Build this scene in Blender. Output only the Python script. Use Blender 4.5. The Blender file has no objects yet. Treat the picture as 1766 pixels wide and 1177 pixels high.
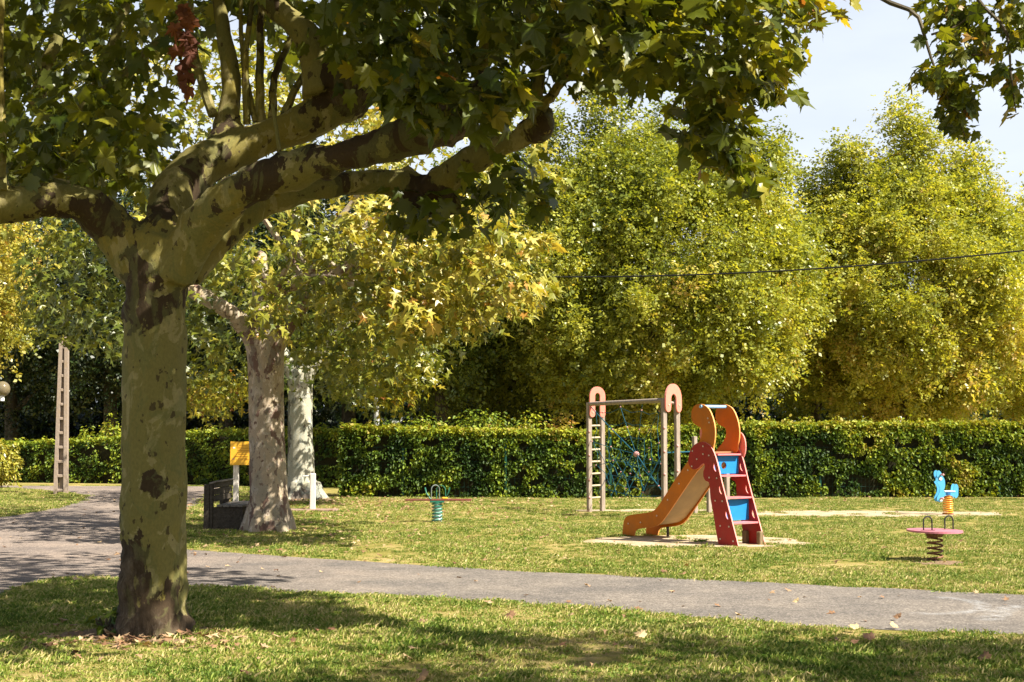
import bpy, bmesh, math, random
import numpy as np
from mathutils import Vector, Matrix, noise as mnoise
from mathutils.geometry import tessellate_polygon

random.seed(7); rng = np.random.default_rng(11)
S = bpy.context.scene
C = S.collection
R = math.radians

# ------------------------------------------------------------ camera, sky, sun
F_PX = 2400.0; W0, H0 = 1766, 1177
PITCH = math.atan(161.5 / F_PX)
CAMZ = 1.5
cam = bpy.data.cameras.new('camera'); camo = bpy.data.objects.new('camera', cam); C.objects.link(camo)
camo.location = (0, 0, CAMZ); camo.rotation_euler = (math.pi/2 + PITCH, 0, 0)
cam.sensor_width = 36; cam.lens = 36 * F_PX / W0; cam.clip_end = 3000
S.camera = camo

SUN_AZ = R(118); SUN_EL = R(47)
wd = bpy.data.worlds.new('World'); S.world = wd; wd.use_nodes = True
nt = wd.node_tree; nt.nodes.clear()
sky = nt.nodes.new('ShaderNodeTexSky'); sky.sky_type = 'NISHITA'; sky.sun_disc = False
sky.sun_elevation = SUN_EL; sky.sun_rotation = SUN_AZ
sky.air_density = 1.0; sky.dust_density = 2.2; sky.ozone_density = 1.0; sky.altitude = 50
tc = nt.nodes.new('ShaderNodeTexCoord'); mp = nt.nodes.new('ShaderNodeMapping'); mp.inputs['Scale'].default_value = (1.2, 1.2, 4.5)
nz = nt.nodes.new('ShaderNodeTexNoise'); nz.inputs['Scale'].default_value = 2.2; nz.inputs['Detail'].default_value = 6; nz.inputs['Roughness'].default_value = .55
rp = nt.nodes.new('ShaderNodeValToRGB'); rp.color_ramp.elements[0].position = .42; rp.color_ramp.elements[1].position = .75
rp.color_ramp.elements[0].color = (.72,.72,.72,1); rp.color_ramp.elements[1].color = (.95,.95,.95,1)
mx = nt.nodes.new('ShaderNodeMixRGB'); mx.inputs['Color2'].default_value = (7.7, 8.25, 9.15, 1)
bg = nt.nodes.new('ShaderNodeBackground'); bg.inputs['Strength'].default_value = .052
out = nt.nodes.new('ShaderNodeOutputWorld'); L = nt.links.new
L(tc.outputs['Generated'], mp.inputs['Vector']); L(mp.outputs[0], nz.inputs['Vector']); L(nz.outputs['Fac'], rp.inputs[0])
sxyz = nt.nodes.new('ShaderNodeSeparateXYZ'); L(tc.outputs['Generated'], sxyz.inputs[0])
hz = nt.nodes.new('ShaderNodeMapRange'); hz.interpolation_type = 'SMOOTHSTEP'; hz.inputs['From Min'].default_value = .22; hz.inputs['From Max'].default_value = .5; hz.inputs['To Min'].default_value = 1.0; hz.inputs['To Max'].default_value = .12
L(sxyz.outputs['Z'], hz.inputs['Value']); mm_ = nt.nodes.new('ShaderNodeMath'); mm_.operation = 'MULTIPLY'; L(rp.outputs[0], mm_.inputs[0]); L(hz.outputs[0], mm_.inputs[1])
L(mm_.outputs[0], mx.inputs['Fac']); L(sky.outputs[0], mx.inputs['Color1']); L(mx.outputs[0], bg.inputs[0]); L(bg.outputs[0], out.inputs[0])

sl = bpy.data.lights.new('sun', 'SUN'); sl.energy = 5.0; sl.angle = R(.55); sl.color = (1, .93, .80)
so = bpy.data.objects.new('sun', sl); C.objects.link(so)
sdir = Vector((math.sin(SUN_AZ)*math.cos(SUN_EL), math.cos(SUN_AZ)*math.cos(SUN_EL), math.sin(SUN_EL)))
so.rotation_euler = sdir.to_track_quat('Z', 'Y').to_euler(); so.location = (20, -10, 30)

S.view_settings.view_transform = 'Standard'; S.view_settings.look = 'None'
S.view_settings.gamma = 1; S.view_settings.use_curve_mapping = False; S.view_settings.exposure = 1.38
S.render.engine = 'CYCLES'
S.cycles.max_bounces = 8; S.cycles.diffuse_bounces = 4; S.cycles.transmission_bounces = 5; S.cycles.transparent_max_bounces = 4

# ------------------------------------------------------------ geometry helpers
CP, SP_ = math.cos(PITCH), math.sin(PITCH)
def ray(px, py):
    u = (px - W0/2) / F_PX; v = (H0/2 - py) / F_PX
    return np.array([u, CP - v*SP_, v*CP + SP_])
def P(px, py, d):
    r = ray(px, py); r = r * (d / r[1]); return Vector((r[0], r[1], r[2] + CAMZ))
def G(px, py, z=0.0):
    r = ray(px, py); t = (z - CAMZ) / r[2]; return Vector((r[0]*t, r[1]*t, z))

def mesh_from(name, V, Fc, mats, smooth=False, matidx=None):
    me = bpy.data.meshes.new(name); me.from_pydata([tuple(v) for v in V], [], [tuple(f) for f in Fc])
    for m in (mats if isinstance(mats, (list, tuple)) else [mats]): me.materials.append(m)
    if matidx is not None: me.polygons.foreach_set('material_index', matidx)
    if smooth: me.polygons.foreach_set('use_smooth', [True]*len(me.polygons))
    me.update(); return me

class MB:
    """collects faces of one part"""
    def __init__(s): s.V = []; s.F = []; s.M = []
    def add(s, V, Fc, mi=0):
        o = len(s.V); s.V += [tuple(v) for v in V]
        for f in Fc: s.F.append([i+o for i in f]); s.M.append(mi)
        return s
    def box(s, c, size, rz=0.0, bev=0.0, mi=0, rot=None):
        bm = bmesh.new(); bmesh.ops.create_cube(bm, size=1)
        for v in bm.verts: v.co = Vector((v.co.x*size[0], v.co.y*size[1], v.co.z*size[2]))
        if bev > 0: bmesh.ops.bevel(bm, geom=bm.edges[:], offset=bev, segments=1, affect='EDGES')
        M = rot if rot is not None else Matrix.Rotation(rz, 3, 'Z')
        bm.verts.index_update()
        V = [M @ v.co + Vector(c) for v in bm.verts]; Fc = [[v.index for v in f.verts] for f in bm.faces]
        bm.free(); return s.add(V, Fc, mi)
    def tube(s, pts, rad, n=8, mi=0, cap=True):
        pts = [Vector(p) for p in pts]
        if not hasattr(rad, '__len__'): rad = [rad]*len(pts)
        V = []; Fc = []
        t0 = (pts[1]-pts[0]).normalized(); ref = Vector((0,0,1)) if abs(t0.z) < .9 else Vector((1,0,0))
        u = t0.cross(ref).normalized()
        for i, p in enumerate(pts):
            t = (pts[min(i+1, len(pts)-1)] - pts[max(i-1, 0)]).normalized()
            u = (u - t*u.dot(t)).normalized(); w = t.cross(u)
            for k in range(n):
                a = 2*math.pi*k/n; V.append(p + (u*math.cos(a) + w*math.sin(a))*rad[i])
        for i in range(len(pts)-1):
            for k in range(n):
                k2 = (k+1) % n; Fc.append([i*n+k, i*n+k2, (i+1)*n+k2, (i+1)*n+k])
        if cap: Fc.append(list(range(n))[::-1]); Fc.append([(len(pts)-1)*n+k for k in range(n)])
        return s.add(V, Fc, mi)
    def sphere(s, c, r, n=10, mi=0, sz=1.0):
        V = []; Fc = []; m = n//2+1
        for i in range(m+1):
            th = math.pi*i/m
            for k in range(n):
                a = 2*math.pi*k/n
                V.append(Vector(c) + Vector((math.sin(th)*math.cos(a)*r, math.sin(th)*math.sin(a)*r, math.cos(th)*r*sz)))
        for i in range(m):
            for k in range(n):
                k2 = (k+1) % n; Fc.append([i*n+k, (i+1)*n+k, (i+1)*n+k2, i*n+k2])
        return s.add(V, Fc, mi)
    def disc(s, c, normal, r, h, n=10, mi=0):
        nrm = Vector(normal).normalized(); return s.tube([Vector(c), Vector(c)+nrm*h], r, n, mi)
    def prism(s, outline, holes, M, thick, edge_mi=0, face_mi=0):
        """outline in 2D (a,b); M maps (a, t, b) to the thing's space"""
        loops = [outline] + holes
        flat = [p for l in loops for p in l]
        tris = tessellate_polygon([[Vector((p[0], p[1], 0)) for p in l] for l in loops])
        n = len(flat)
        V = [M(p[0], 0, p[1]) for p in flat] + [M(p[0], thick, p[1]) for p in flat]
        s.add(V, [list(t) for t in tris] + [[i+n for i in t][::-1] for t in tris], face_mi)
        o = 0; Fc = []
        for l in loops:
            m = len(l)
            for i in range(m):
                j = (i+1) % m; Fc.append([o+i, o+j, o+j+n, o+i+n])
            o += m
        s.add(V, Fc, edge_mi)
        return s
    def build(s, name, mats, parent=None, smooth=False, local=False):
        V = s.V
        if parent is not None and not local:
            inv = WM(parent).inverted(); V = [inv @ Vector(v) for v in V]
        me = mesh_from(name, V, s.F, mats, smooth, s.M)
        bm = bmesh.new(); bm.from_mesh(me); bmesh.ops.recalc_face_normals(bm, faces=bm.faces[:]); bm.to_mesh(me); bm.free()
        if smooth:
            try: me.set_sharp_from_angle(angle=R(45))
            except Exception: pass
        return link(name, me, parent)

def WM(o):
    m = Matrix.LocRotScale(o.location, o.rotation_euler, o.scale)
    return m if o.parent is None else WM(o.parent) @ m
def link(name, me, parent=None):
    o = bpy.data.objects.new(name, me); C.objects.link(o)
    if parent is not None: o.parent = parent
    return o
def thing(name, label, cat, loc=(0,0,0), rz=0, group=None):
    o = bpy.data.objects.new(name, None); o.empty_display_size = .2; C.objects.link(o)
    o.location = loc; o.rotation_euler = (0,0,rz); tag(o, label, cat, group); return o
def tag(o, label=None, cat=None, group=None, kind=None):
    if label: o['label'] = label
    if cat: o['category'] = cat
    if group: o['group'] = group
    if kind: o['kind'] = kind
    return o
def smooth_path(pts, rad, k=6):
    """Catmull-Rom through points"""
    Pn = [Vector(p) for p in pts]; Pn = [Pn[0]*2-Pn[1]] + Pn + [Pn[-1]*2-Pn[-2]]
    rr = [rad[0]] + list(rad) + [rad[-1]]
    o = []; orad = []
    for i in range(1, len(Pn)-2):
        for j in range(k):
            t = j/k; a, b, c_, d = Pn[i-1], Pn[i], Pn[i+1], Pn[i+2]
            o.append(.5*((2*b) + (c_-a)*t + (2*a-5*b+4*c_-d)*t*t + (3*b-a-3*c_+d)*t**3))
            orad.append(rr[i]*(1-t) + rr[i+1]*t)
    o.append(Pn[-2]); orad.append(rr[-2]); return o, orad

# ------------------------------------------------------------ materials
def mat(name):
    m = bpy.data.materials.new(name); m.use_nodes = True; n = m.node_tree
    n.nodes.clear(); o = n.nodes.new('ShaderNodeOutputMaterial')
    return m, n, o
class NB:
    def __init__(s, n): s.n = n
    def N(s, t, **kw):
        x = s.n.nodes.new(t)
        for k, v in kw.items():
            if k in x.inputs.keys(): x.inputs[k].default_value = v
            else: setattr(x, k, v)
        return x
    def L(s, a, b): s.n.links.new(a, b)
    def noise(s, vec, scale, detail=5, rough=.55, dist=0):
        x = s.N('ShaderNodeTexNoise', Scale=scale, Detail=detail, Roughness=rough, Distortion=dist)
        if vec is not None: s.L(vec, x.inputs['Vector'])
        return x.outputs['Fac']
    def ramp(s, fac, stops, interp='LINEAR'):
        x = s.N('ShaderNodeValToRGB'); cr = x.color_ramp; cr.interpolation = interp
        while len(cr.elements) < len(stops): cr.elements.new(.5)
        for e, (p, c) in zip(cr.elements, stops):
            e.position = p; e.color = (c, c, c, 1) if not hasattr(c, '__len__') else (*c, 1)
        s.L(fac, x.inputs[0]); return x.outputs[0]
    def mix(s, fac, a, b, mode='MIX'):
        x = s.N('ShaderNodeMixRGB', blend_type=mode)
        for v, i in ((fac, 'Fac'), (a, 'Color1'), (b, 'Color2')):
            if isinstance(v, bpy.types.NodeSocket): s.L(v, x.inputs[i])
            elif hasattr(v, '__len__'): x.inputs[i].default_value = (*v, 1)
            else: x.inputs[i].default_value = v
        return x.outputs[0]
    def math(s, op, a, b=0):
        x = s.N('ShaderNodeMath', operation=op)
        for v, i in ((a, 0), (b, 1)):
            if isinstance(v, bpy.types.NodeSocket): s.L(v, x.inputs[i])
            else: x.inputs[i].default_value = v
        return x.outputs[0]
    def mapping(s, vec, scale):
        x = s.N('ShaderNodeMapping'); x.inputs['Scale'].default_value = scale; s.L(vec, x.inputs['Vector']); return x.outputs[0]
    def bsdf(s, out, color, rough=.6, spec=.4, bump=None, bstr=.3, bdist=.01, metallic=0, normal=None):
        b = s.N('ShaderNodeBsdfPrincipled'); b.inputs['Specular IOR Level'].default_value = spec; b.inputs['Metallic'].default_value = metallic
        for v, i in ((color, 'Base Color'), (rough, 'Roughness')):
            if isinstance(v, bpy.types.NodeSocket): s.L(v, b.inputs[i])
            elif hasattr(v, '__len__'): b.inputs[i].default_value = (*v, 1)
            else: b.inputs[i].default_value = v
        if bump is not None:
            bp = s.N('ShaderNodeBump'); bp.inputs['Strength'].default_value = bstr; bp.inputs['Distance'].default_value = bdist
            s.L(bump, bp.inputs['Height']); s.L(bp.outputs[0], b.inputs['Normal'])
        if out is not None: s.L(b.outputs[0], out.inputs['Surface'])
        return b

def leaf_mat(name, stops, source='tint', transl=.30, rough=.38, back=.35, spec=.5):
    m, n, o = mat(name); b = NB(n)
    if source == 'tint':
        a = b.N('ShaderNodeAttribute'); a.attribute_name = 'tint'; f = a.outputs['Fac']
    else:
        a = b.N('ShaderNodeObjectInfo'); f = a.outputs['Random']
    col = b.ramp(f, stops)
    g = b.N('ShaderNodeNewGeometry')
    pale = b.mix(.5, col, (.16, .17, .09))
    c2 = b.mix(b.math('MULTIPLY', g.outputs['Backfacing'], back), col, pale)
    pr = b.bsdf(None, c2, rough, spec)
    tr = b.N('ShaderNodeBsdfTranslucent'); tcx = b.mix(1.0, col, (1.5, 1.35, .5), 'MULTIPLY'); b.L(tcx, tr.inputs[0])
    mxs = b.N('ShaderNodeMixShader'); mxs.inputs[0].default_value = transl
    b.L(pr.outputs[0], mxs.inputs[1]); b.L(tr.outputs[0], mxs.inputs[2]); b.L(mxs.outputs[0], o.inputs['Surface'])
    return m
NEAR_STOPS = [(0, (.045,.070,.006)), (.45, (.125,.145,.010)), (.75, (.30,.28,.022)), (.93, (.38,.29,.035)), (1, (.25,.10,.03))]
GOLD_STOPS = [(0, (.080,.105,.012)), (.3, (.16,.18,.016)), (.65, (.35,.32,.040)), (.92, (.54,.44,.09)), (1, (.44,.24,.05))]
FAR_STOPS  = [(0, (.10,.14,.022)), (.4, (.28,.31,.040)), (.7, (.44,.44,.070)), (.92, (.56,.47,.12)), (1, (.52,.38,.12))]
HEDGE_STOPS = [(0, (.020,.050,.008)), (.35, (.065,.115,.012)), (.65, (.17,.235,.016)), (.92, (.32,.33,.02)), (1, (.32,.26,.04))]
M_near = leaf_mat('plane_leaf', NEAR_STOPS, transl=.42)
NEAR1 = [(0, (.045,.070,.006)), (.5, (.11,.135,.010)), (.85, (.24,.24,.02)), (.97, (.33,.27,.035)), (1, (.30,.13,.03))]
M_near1 = leaf_mat('plane_leaf_single', NEAR1, 'rand', transl=.42)
M_gold = leaf_mat('sunny_plane_leaf', GOLD_STOPS, transl=.28)  # lighter golden copy of the plane leaf, sunshine put into its colour
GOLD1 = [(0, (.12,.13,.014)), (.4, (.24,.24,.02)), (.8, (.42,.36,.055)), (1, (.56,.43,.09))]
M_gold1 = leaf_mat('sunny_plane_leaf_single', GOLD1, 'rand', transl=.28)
M_far = leaf_mat('far_leaf', FAR_STOPS, transl=.42)
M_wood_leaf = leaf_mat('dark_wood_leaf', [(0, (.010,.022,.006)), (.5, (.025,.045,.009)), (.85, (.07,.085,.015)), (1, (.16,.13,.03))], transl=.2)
M_hedge = leaf_mat('hedge_leaf', HEDGE_STOPS, transl=.25, rough=.55, spec=.3)
M_dead = leaf_mat('dead_leaf', [(0, (.14,.065,.03)), (.4, (.27,.15,.075)), (.75, (.38,.25,.14)), (1, (.55,.40,.22))], transl=.12, rough=.7)
M_dead1 = leaf_mat('dead_leaf_single', [(0, (.18,.09,.045)), (.4, (.30,.18,.09)), (.75, (.44,.27,.14)), (1, (.55,.42,.22))], 'rand', transl=.12, rough=.7)
M_rust = leaf_mat('rust_leaf', [(0, (.10,.028,.015)), (1, (.22,.075,.035))], 'rand', transl=.2, rough=.8)

def bark_mat(name, base, dark, pale, gold, s=1.0, brown_bias=0.0):
    m, n, o = mat(name); b = NB(n)
    tc = b.N('ShaderNodeTexCoord'); v = b.mapping(tc.outputs['Object'], (1, 1, .62))
    at = b.N('ShaderNodeAttribute'); at.attribute_name = 'dark'
    warp = b.noise(v, 9*s, 4, .6)
    n1 = b.noise(v, 2.3*s, 7, .62, .4)
    n2 = b.noise(v, 5.2*s, 5, .6, .8)
    n3 = b.noise(v, 1.2*s, 4, .6)
    fine = b.noise(v, 60*s, 4, .7)
    th = b.math('ADD', n1, b.math('MULTIPLY', at.outputs['Fac'], .36))
    th = b.math('ADD', th, b.math('MULTIPLY', b.math('SUBTRACT', warp, .5), .26))
    k = b.ramp(th, [(.640-brown_bias, 0), (.654-brown_bias, 1)])
    pk = b.ramp(n2, [(.55, 0), (.575, 1)])
    gk = b.ramp(n3, [(.50, 0), (.60, 1)])
    col = b.mix(b.math('MULTIPLY', gk, .55), base, gold)
    col = b.mix(b.math('MULTIPLY', pk, .65), col, pale)
    col = b.mix(k, col, dark)
    gg = b.ramp(b.noise(v, 3.4*s, 6, .65, 1.2), [(.52, 0), (.56, 1)]); col = b.mix(b.math('MULTIPLY', gg, .45), col, tuple(x*y for x, y in zip(base, (.72,.86,.95))))
    small = b.ramp(b.noise(v, 16*s, 3, .5), [(.64, 0), (.66, 1)])
    col = b.mix(b.math('MULTIPLY', small, .8), col, dark)
    # greyish rough bark where 'dark' is high
    vs = b.mapping(tc.outputs['Object'], (1, 1, .18)); fis = b.noise(vs, 26*s, 6, .7)
    rough_c = b.ramp(fis, [(.35, tuple(x*.6 for x in dark)), (.55, (.17,.125,.085)), (.75, (.36,.30,.23))])
    rk = b.ramp(at.outputs['Fac'], [(.60, 0), (.95, 1)])
    col = b.mix(b.math('MULTIPLY', rk, .85), col, rough_c)
    col = b.mix(.35, col, b.ramp(fine, [(.3, .25), (.7, 1.1)]), 'MULTIPLY')
    h = b.math('ADD', b.math('MULTIPLY', k, .35), b.math('MULTIPLY', fine, .3))
    h = b.math('ADD', h, b.math('MULTIPLY', b.math('MULTIPLY', fis, rk), 2.2))
    b.bsdf(o, col, .85, .2, h, .8, .012)
    return m
M_bark1 = bark_mat('mottled_plane_bark', (.19,.165,.052), (.052,.034,.018), (.33,.28,.13), (.25,.19,.030))
M_bark2 = bark_mat('pale_plane_bark', (.40,.32,.225), (.17,.105,.08), (.60,.50,.40), (.42,.33,.19), 1.3, .10)
M_bark3 = bark_mat('grey_white_plane_bark', (.42,.40,.31), (.13,.11,.09), (.60,.58,.50), (.44,.40,.26), 1.0, .08)
M_barkf = bark_mat('dark_far_bark', (.10,.08,.05), (.035,.025,.018), (.22,.19,.13), (.12,.10,.05), .8)

def simple(name, col, rough=.5, spec=.4, var=.15, scale=14, bump=.0, metallic=0, dirt=None):
    m, n, o = mat(name); b = NB(n); tc = b.N('ShaderNodeTexCoord')
    f = b.noise(tc.outputs['Object'], scale, 6, .65)
    c = b.ramp(f, [(.3, tuple(x*(1-var) for x in col)), (.7, tuple(min(1, x*(1+var)) for x in col))])
    if dirt:
        d = b.ramp(b.noise(tc.outputs['Object'], scale*.35, 7, .7), [(.5, 0), (.68, .6)]); c = b.mix(d, c, dirt)
    r = b.ramp(f, [(.3, rough*.85), (.7, min(1, rough*1.15))])
    b.bsdf(o, c, r, spec, f if bump else None, bump, .004, metallic); return m
def wood_mat(name, a, c, scale=(30, 30, 2.5), rough=.8):
    m, n, o = mat(name); b = NB(n); tc = b.N('ShaderNodeTexCoord'); v = b.mapping(tc.outputs['Object'], scale)
    f = b.noise(v, 1.2, 6, .65, 1.2); cl = b.ramp(f, [(.32, a), (.68, c)])
    b.bsdf(o, cl, rough, .2, f, .5, .004); return m
M_red = simple('dark_red_panel', (.33,.024,.016), .5, .2, .10, 9, dirt=(.27,.06,.04))
M_beam = simple('faded_red_brown_beam', (.16,.045,.035), .6, .2, .2, 9, dirt=(.14,.09,.06))
M_pinkedge = simple('pink_panel_edge', (.72,.26,.22), .5, .3, .08)
M_orange = simple('orange_panel', (.52,.145,.007), .5, .2, .12, 6, dirt=(.40,.14,.03))
M_orange_edge = simple('orange_panel_edge', (.80,.34,.10), .5, .3, .06)
M_pink = simple('salmon_pink_panel', (.74,.21,.15), .45, .35, .07, dirt=(.62,.26,.2))
M_tread = simple('dusty_pink_tread', (.62,.19,.20), .55, .3, .12, 20)
M_blue = simple('blue_panel', (.015,.20,.50), .5, .25, .06)
M_bluebar = simple('light_blue_bar', (.25,.45,.70), .3, .5, .08)
M_bed = simple('beige_slide_bed', (.38,.26,.13), .6, .2, .14, 6)
M_bolt = simple('pale_bolt_cap', (.62,.50,.40), .4, .4, .1, 40)
M_black = simple('black_metal', (.018,.018,.02), .35, .5, .2)
M_post = wood_mat('weathered_post_wood', (.20,.155,.12), (.40,.33,.27))
M_fpost = wood_mat('brown_foot_wood', (.11,.075,.04), (.25,.18,.10))
M_rung = wood_mat('pale_rung_wood', (.45,.36,.24), (.62,.52,.38), (3, 30, 30))
M_rope = simple('teal_blue_rope', (.012,.085,.125), .8, .2, .3, 120)
M_clip = simple('pinkish_clip', (.55,.28,.26), .5, .4, .15)
M_bench = wood_mat('dark_weathered_board', (.035,.028,.020), (.10,.082,.062), (20, 2.5, 20))
M_bench_top = wood_mat('grey_weathered_plank', (.12,.105,.09), (.28,.25,.22), (20, 2.0, 20))
M_concrete = simple('warm_concrete', (.30,.24,.195), .9, .15, .22, 22, .5, dirt=(.30,.21,.12))
M_yellow = simple('yellow_sign_panel', (.78,.42,.035), .45, .35, .05, 8)
M_ink = simple('dark_print', (.35,.15,.02), .6, .2, .05)
M_white = simple('white_paint', (.74,.74,.72), .5, .4, .08, 20, dirt=(.45,.43,.38))
M_whitewood = wood_mat('bleached_post_wood', (.48,.42,.36), (.70,.65,.58))
M_springgreen = simple('green_spring_paint', (.02,.14,.09), .35, .5, .15)
M_springwhite = simple('pale_green_spring_paint', (.45,.60,.55), .35, .5, .1)
M_springorange = simple('orange_spring_paint', (.80,.33,.03), .35, .5, .1)
M_springrust = simple('rusty_spring_metal', (.16,.075,.045), .55, .4, .45, 30, .3, .3, dirt=(.36,.16,.06))
M_disc = simple('faded_pink_disc', (.50,.17,.22), .42, .45, .12, 7, dirt=(.58,.28,.30))
M_animal = simple('sky_blue_panel', (.10,.45,.78), .38, .45, .06)
M_animal_edge = simple('deep_blue_edge', (.02,.12,.33), .45, .4, .06)
M_greenpost = simple('dark_green_fence_paint', (.008,.06,.04), .4, .4, .15)
M_grey = simple('grey_galvanised_pole', (.42,.42,.40), .5, .4, .12)
M_dgrey = simple('dull_grey_handle', (.16,.19,.18), .5, .4, .15)
M_cable = simple('black_cable', (.012,.012,.012), .6, .3, .1)
M_slab = simple('brown_stone_slab', (.26,.18,.14), .9, .1, .3, 20, .4)
m, n, o = mat('smoky_lamp_globe'); b = NB(n)
gb = b.bsdf(None, (.27,.22,.13), .12, .6); gb.inputs['Transmission Weight'].default_value = .45; b.L(gb.outputs[0], o.inputs['Surface']); M_globe = m

# sand
m, n, o = mat('pale_gravel_sand'); b = NB(n); tc = b.N('ShaderNodeTexCoord')
f = b.noise(tc.outputs['Object'], 55, 6, .8); f2 = b.noise(tc.outputs['Object'], 4, 4, .6)
c = b.ramp(f, [(.3, (.22,.15,.10)), (.5, (.46,.36,.26)), (.7, (.66,.56,.44))])
c = b.mix(b.ramp(f2, [(.40, 0), (.60, .75)]), c, (.30,.23,.11))
b.bsdf(o, c, .95, .1, f, .6, .01); M_sand = m

# asphalt with per-position wear, pinkish towards the square on the left, chalk marks
m, n, o = mat('worn_grey_asphalt'); b = NB(n); tc = b.N('ShaderNodeTexCoord'); ov = tc.outputs['Object']
ag = b.N('ShaderNodeTexVoronoi', Scale=75.0); b.L(ov, ag.inputs['Vector'])
f = b.noise(ov, 160, 4, .8); f2 = b.noise(ov, .9, 6, .65); f3 = b.noise(ov, 9, 5, .65)
c = b.ramp(ag.outputs['Color'], [(.1, (.05,.045,.040)), (.5, (.150,.134,.118)), (.92, (.42,.375,.325))])
c = b.mix(.5, c, b.ramp(f, [(.3, (.085,.076,.068)), (.7, (.26,.235,.21))]))
c = b.mix(.8, c, b.ramp(f2, [(.35, (.66,.66,.68)), (.65, (1.28,1.22,1.15))]), 'MULTIPLY')
c = b.mix(.5, c, b.ramp(f3, [(.4, .72), (.6, 1.1)]), 'MULTIPLY')
sx = b.N('ShaderNodeSeparateXYZ'); b.L(ov, sx.inputs[0])
pk = b.ramp(b.math('ADD', b.math('MULTIPLY', sx.outputs['X'], -.12), b.math('MULTIPLY', b.math('SUBTRACT', f2, .5), .6)), [(.15, 0), (.6, 1)])
c = b.mix(b.math('MULTIPLY', pk, .5), c, b.mix(1.0, c, (1.55, 1.36, 1.30), 'MULTIPLY'))
b.bsdf(o, c, .92, .15, f, .5, .006); M_asphalt = m

def grass_color(b, pos, rnd=None):
    """shared by the soil under the grass and by the blades"""
    n1 = b.noise(pos, .8, 7, .75, .6); n2 = b.noise(pos, 4.5, 5, .75)
    f = b.math('ADD', b.math('MULTIPLY', n1, .6), b.math('MULTIPLY', n2, .4))
    if rnd is not None: f = b.math('ADD', f, b.math('MULTIPLY', b.math('SUBTRACT', rnd, .5), .20))
    return f
m, n, o = mat('lawn_ground'); b = NB(n); tc = b.N('ShaderNodeTexCoord')
g = b.N('ShaderNodeNewGeometry'); f = grass_color(b, g.outputs['Position'])
fine = b.noise(g.outputs['Position'], 70, 5, .8)
c = b.ramp(f, [(.36, (.13,.14,.025)), (.48, (.29,.25,.065)), (.60, (.48,.36,.16))])
c = b.mix(.7, c, b.ramp(fine, [(.3, .30), (.7, 1.25)]), 'MULTIPLY')
b.bsdf(o, c, .95, .1, fine, .8, .02); M_lawn = m
m, n, o = mat('grass_blade'); b = NB(n); g = b.N('ShaderNodeNewGeometry'); oi = b.N('ShaderNodeObjectInfo')
at = b.N('ShaderNodeAttribute'); at.attribute_name = 'tint'
rn = b.math('ADD', b.math('MULTIPLY', oi.outputs['Random'], .45), b.math('MULTIPLY', at.outputs['Fac'], .55))
f = grass_color(b, g.outputs['Position'], rn)
f = b.math('ADD', f, b.math('MULTIPLY', b.math('SUBTRACT', at.outputs['Fac'], .5), .16))
c = b.ramp(f, [(.28, (.08,.15,.016)), (.43, (.20,.27,.034)), (.52, (.37,.365,.085)), (.63, (.58,.46,.21))])
pr = b.bsdf(None, c, .55, .25)
tr = b.N('ShaderNodeBsdfTranslucent'); b.L(c, tr.inputs[0]); ms = b.N('ShaderNodeMixShader'); ms.inputs[0].default_value = .3
b.L(pr.outputs[0], ms.inputs[1]); b.L(tr.outputs[0], ms.inputs[2]); b.L(ms.outputs[0], o.inputs['Surface']); M_blade = m
m, n, o = mat('chalk'); b = NB(n); tc = b.N('ShaderNodeTexCoord'); f = b.noise(tc.outputs['Object'], 9, 7, .75)
tb = b.N('ShaderNodeBsdfTransparent'); db = b.bsdf(None, (.50,.50,.50), .95, .05); ms = b.N('ShaderNodeMixShader')
at = b.N('ShaderNodeAttribute'); at.attribute_name = 'fade'
b.L(b.math('MULTIPLY', b.ramp(f, [(.40, .0), (.75, .75)]), at.outputs['Fac']), ms.inputs[0]); b.L(tb.outputs[0], ms.inputs[1]); b.L(db.outputs[0], ms.inputs[2]); b.L(ms.outputs[0], o.inputs['Surface']); M_chalk = m

# ------------------------------------------------------------ leaves
def half(pts):
    return pts + [(-x, y) for x, y in reversed(pts) if x != 0]
LEAF_HI = half([(0,0), (.13,-.06), (.36,-.02), (.30,.12), (.52,.30), (.40,.36), (.50,.62), (.22,.52), (.20,.72), (.10,.74), (0,1)])
LEAF_MID = half([(0,0), (.40,.02), (.20,.16), (.52,.48), (.15,.48), (0,1)])
LEAF_LOW = half([(0,0), (.42,.20), (.22,.62), (0,1)])
LEAF_OV = [(0,0), (.30,.45), (0,1), (-.30,.45)]
def leaf_template(outl, fold=.16, droop=.18):
    ctr = (0, .32)
    V = [(ctr[0], ctr[1], .05)]
    for x, y in outl: V.append((x, y, fold*abs(x) - droop*y*y))
    n = len(outl); Fc = [(0, 1+i, 1+(i+1) % n) for i in range(n)]
    return np.array(V, float), np.array(Fc, int)
T_HI, T_MID, T_LOW = leaf_template(LEAF_HI), leaf_template(LEAF_MID), leaf_template(LEAF_LOW)
def spray(k=4, seed=3):
    r_ = np.random.default_rng(seed); V = []; Fc = []
    for i in range(k):
        a = i*2*math.pi/k + r_.uniform(-.5, .5); o = len(V); c = np.array([math.cos(a)*.30, .45+math.sin(a)*.32, r_.uniform(-.22, .22)]); d = np.array([math.cos(a), math.sin(a), r_.uniform(-.5, .3)]); d /= np.linalg.norm(d)
        w_ = np.cross(d, [r_.uniform(-.5, .5), r_.uniform(-.5, .5), 1.0]); w_ /= np.linalg.norm(w_); L_ = r_.uniform(.42, .62)
        V += [c - d*L_*.4, c + w_*L_*.36 + d*L_*.05, c + d*L_*.6, c - w_*L_*.36 - d*L_*.02]; Fc += [(o, o+1, o+2), (o, o+2, o+3)]
    return np.array(V), np.array(Fc)
T_SPRAY = spray()
T_OV = (np.array([(x, y, .12*abs(x)-.1*y*y) for x, y in LEAF_OV]), np.array([(0,1,2), (0,2,3)]))
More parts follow.
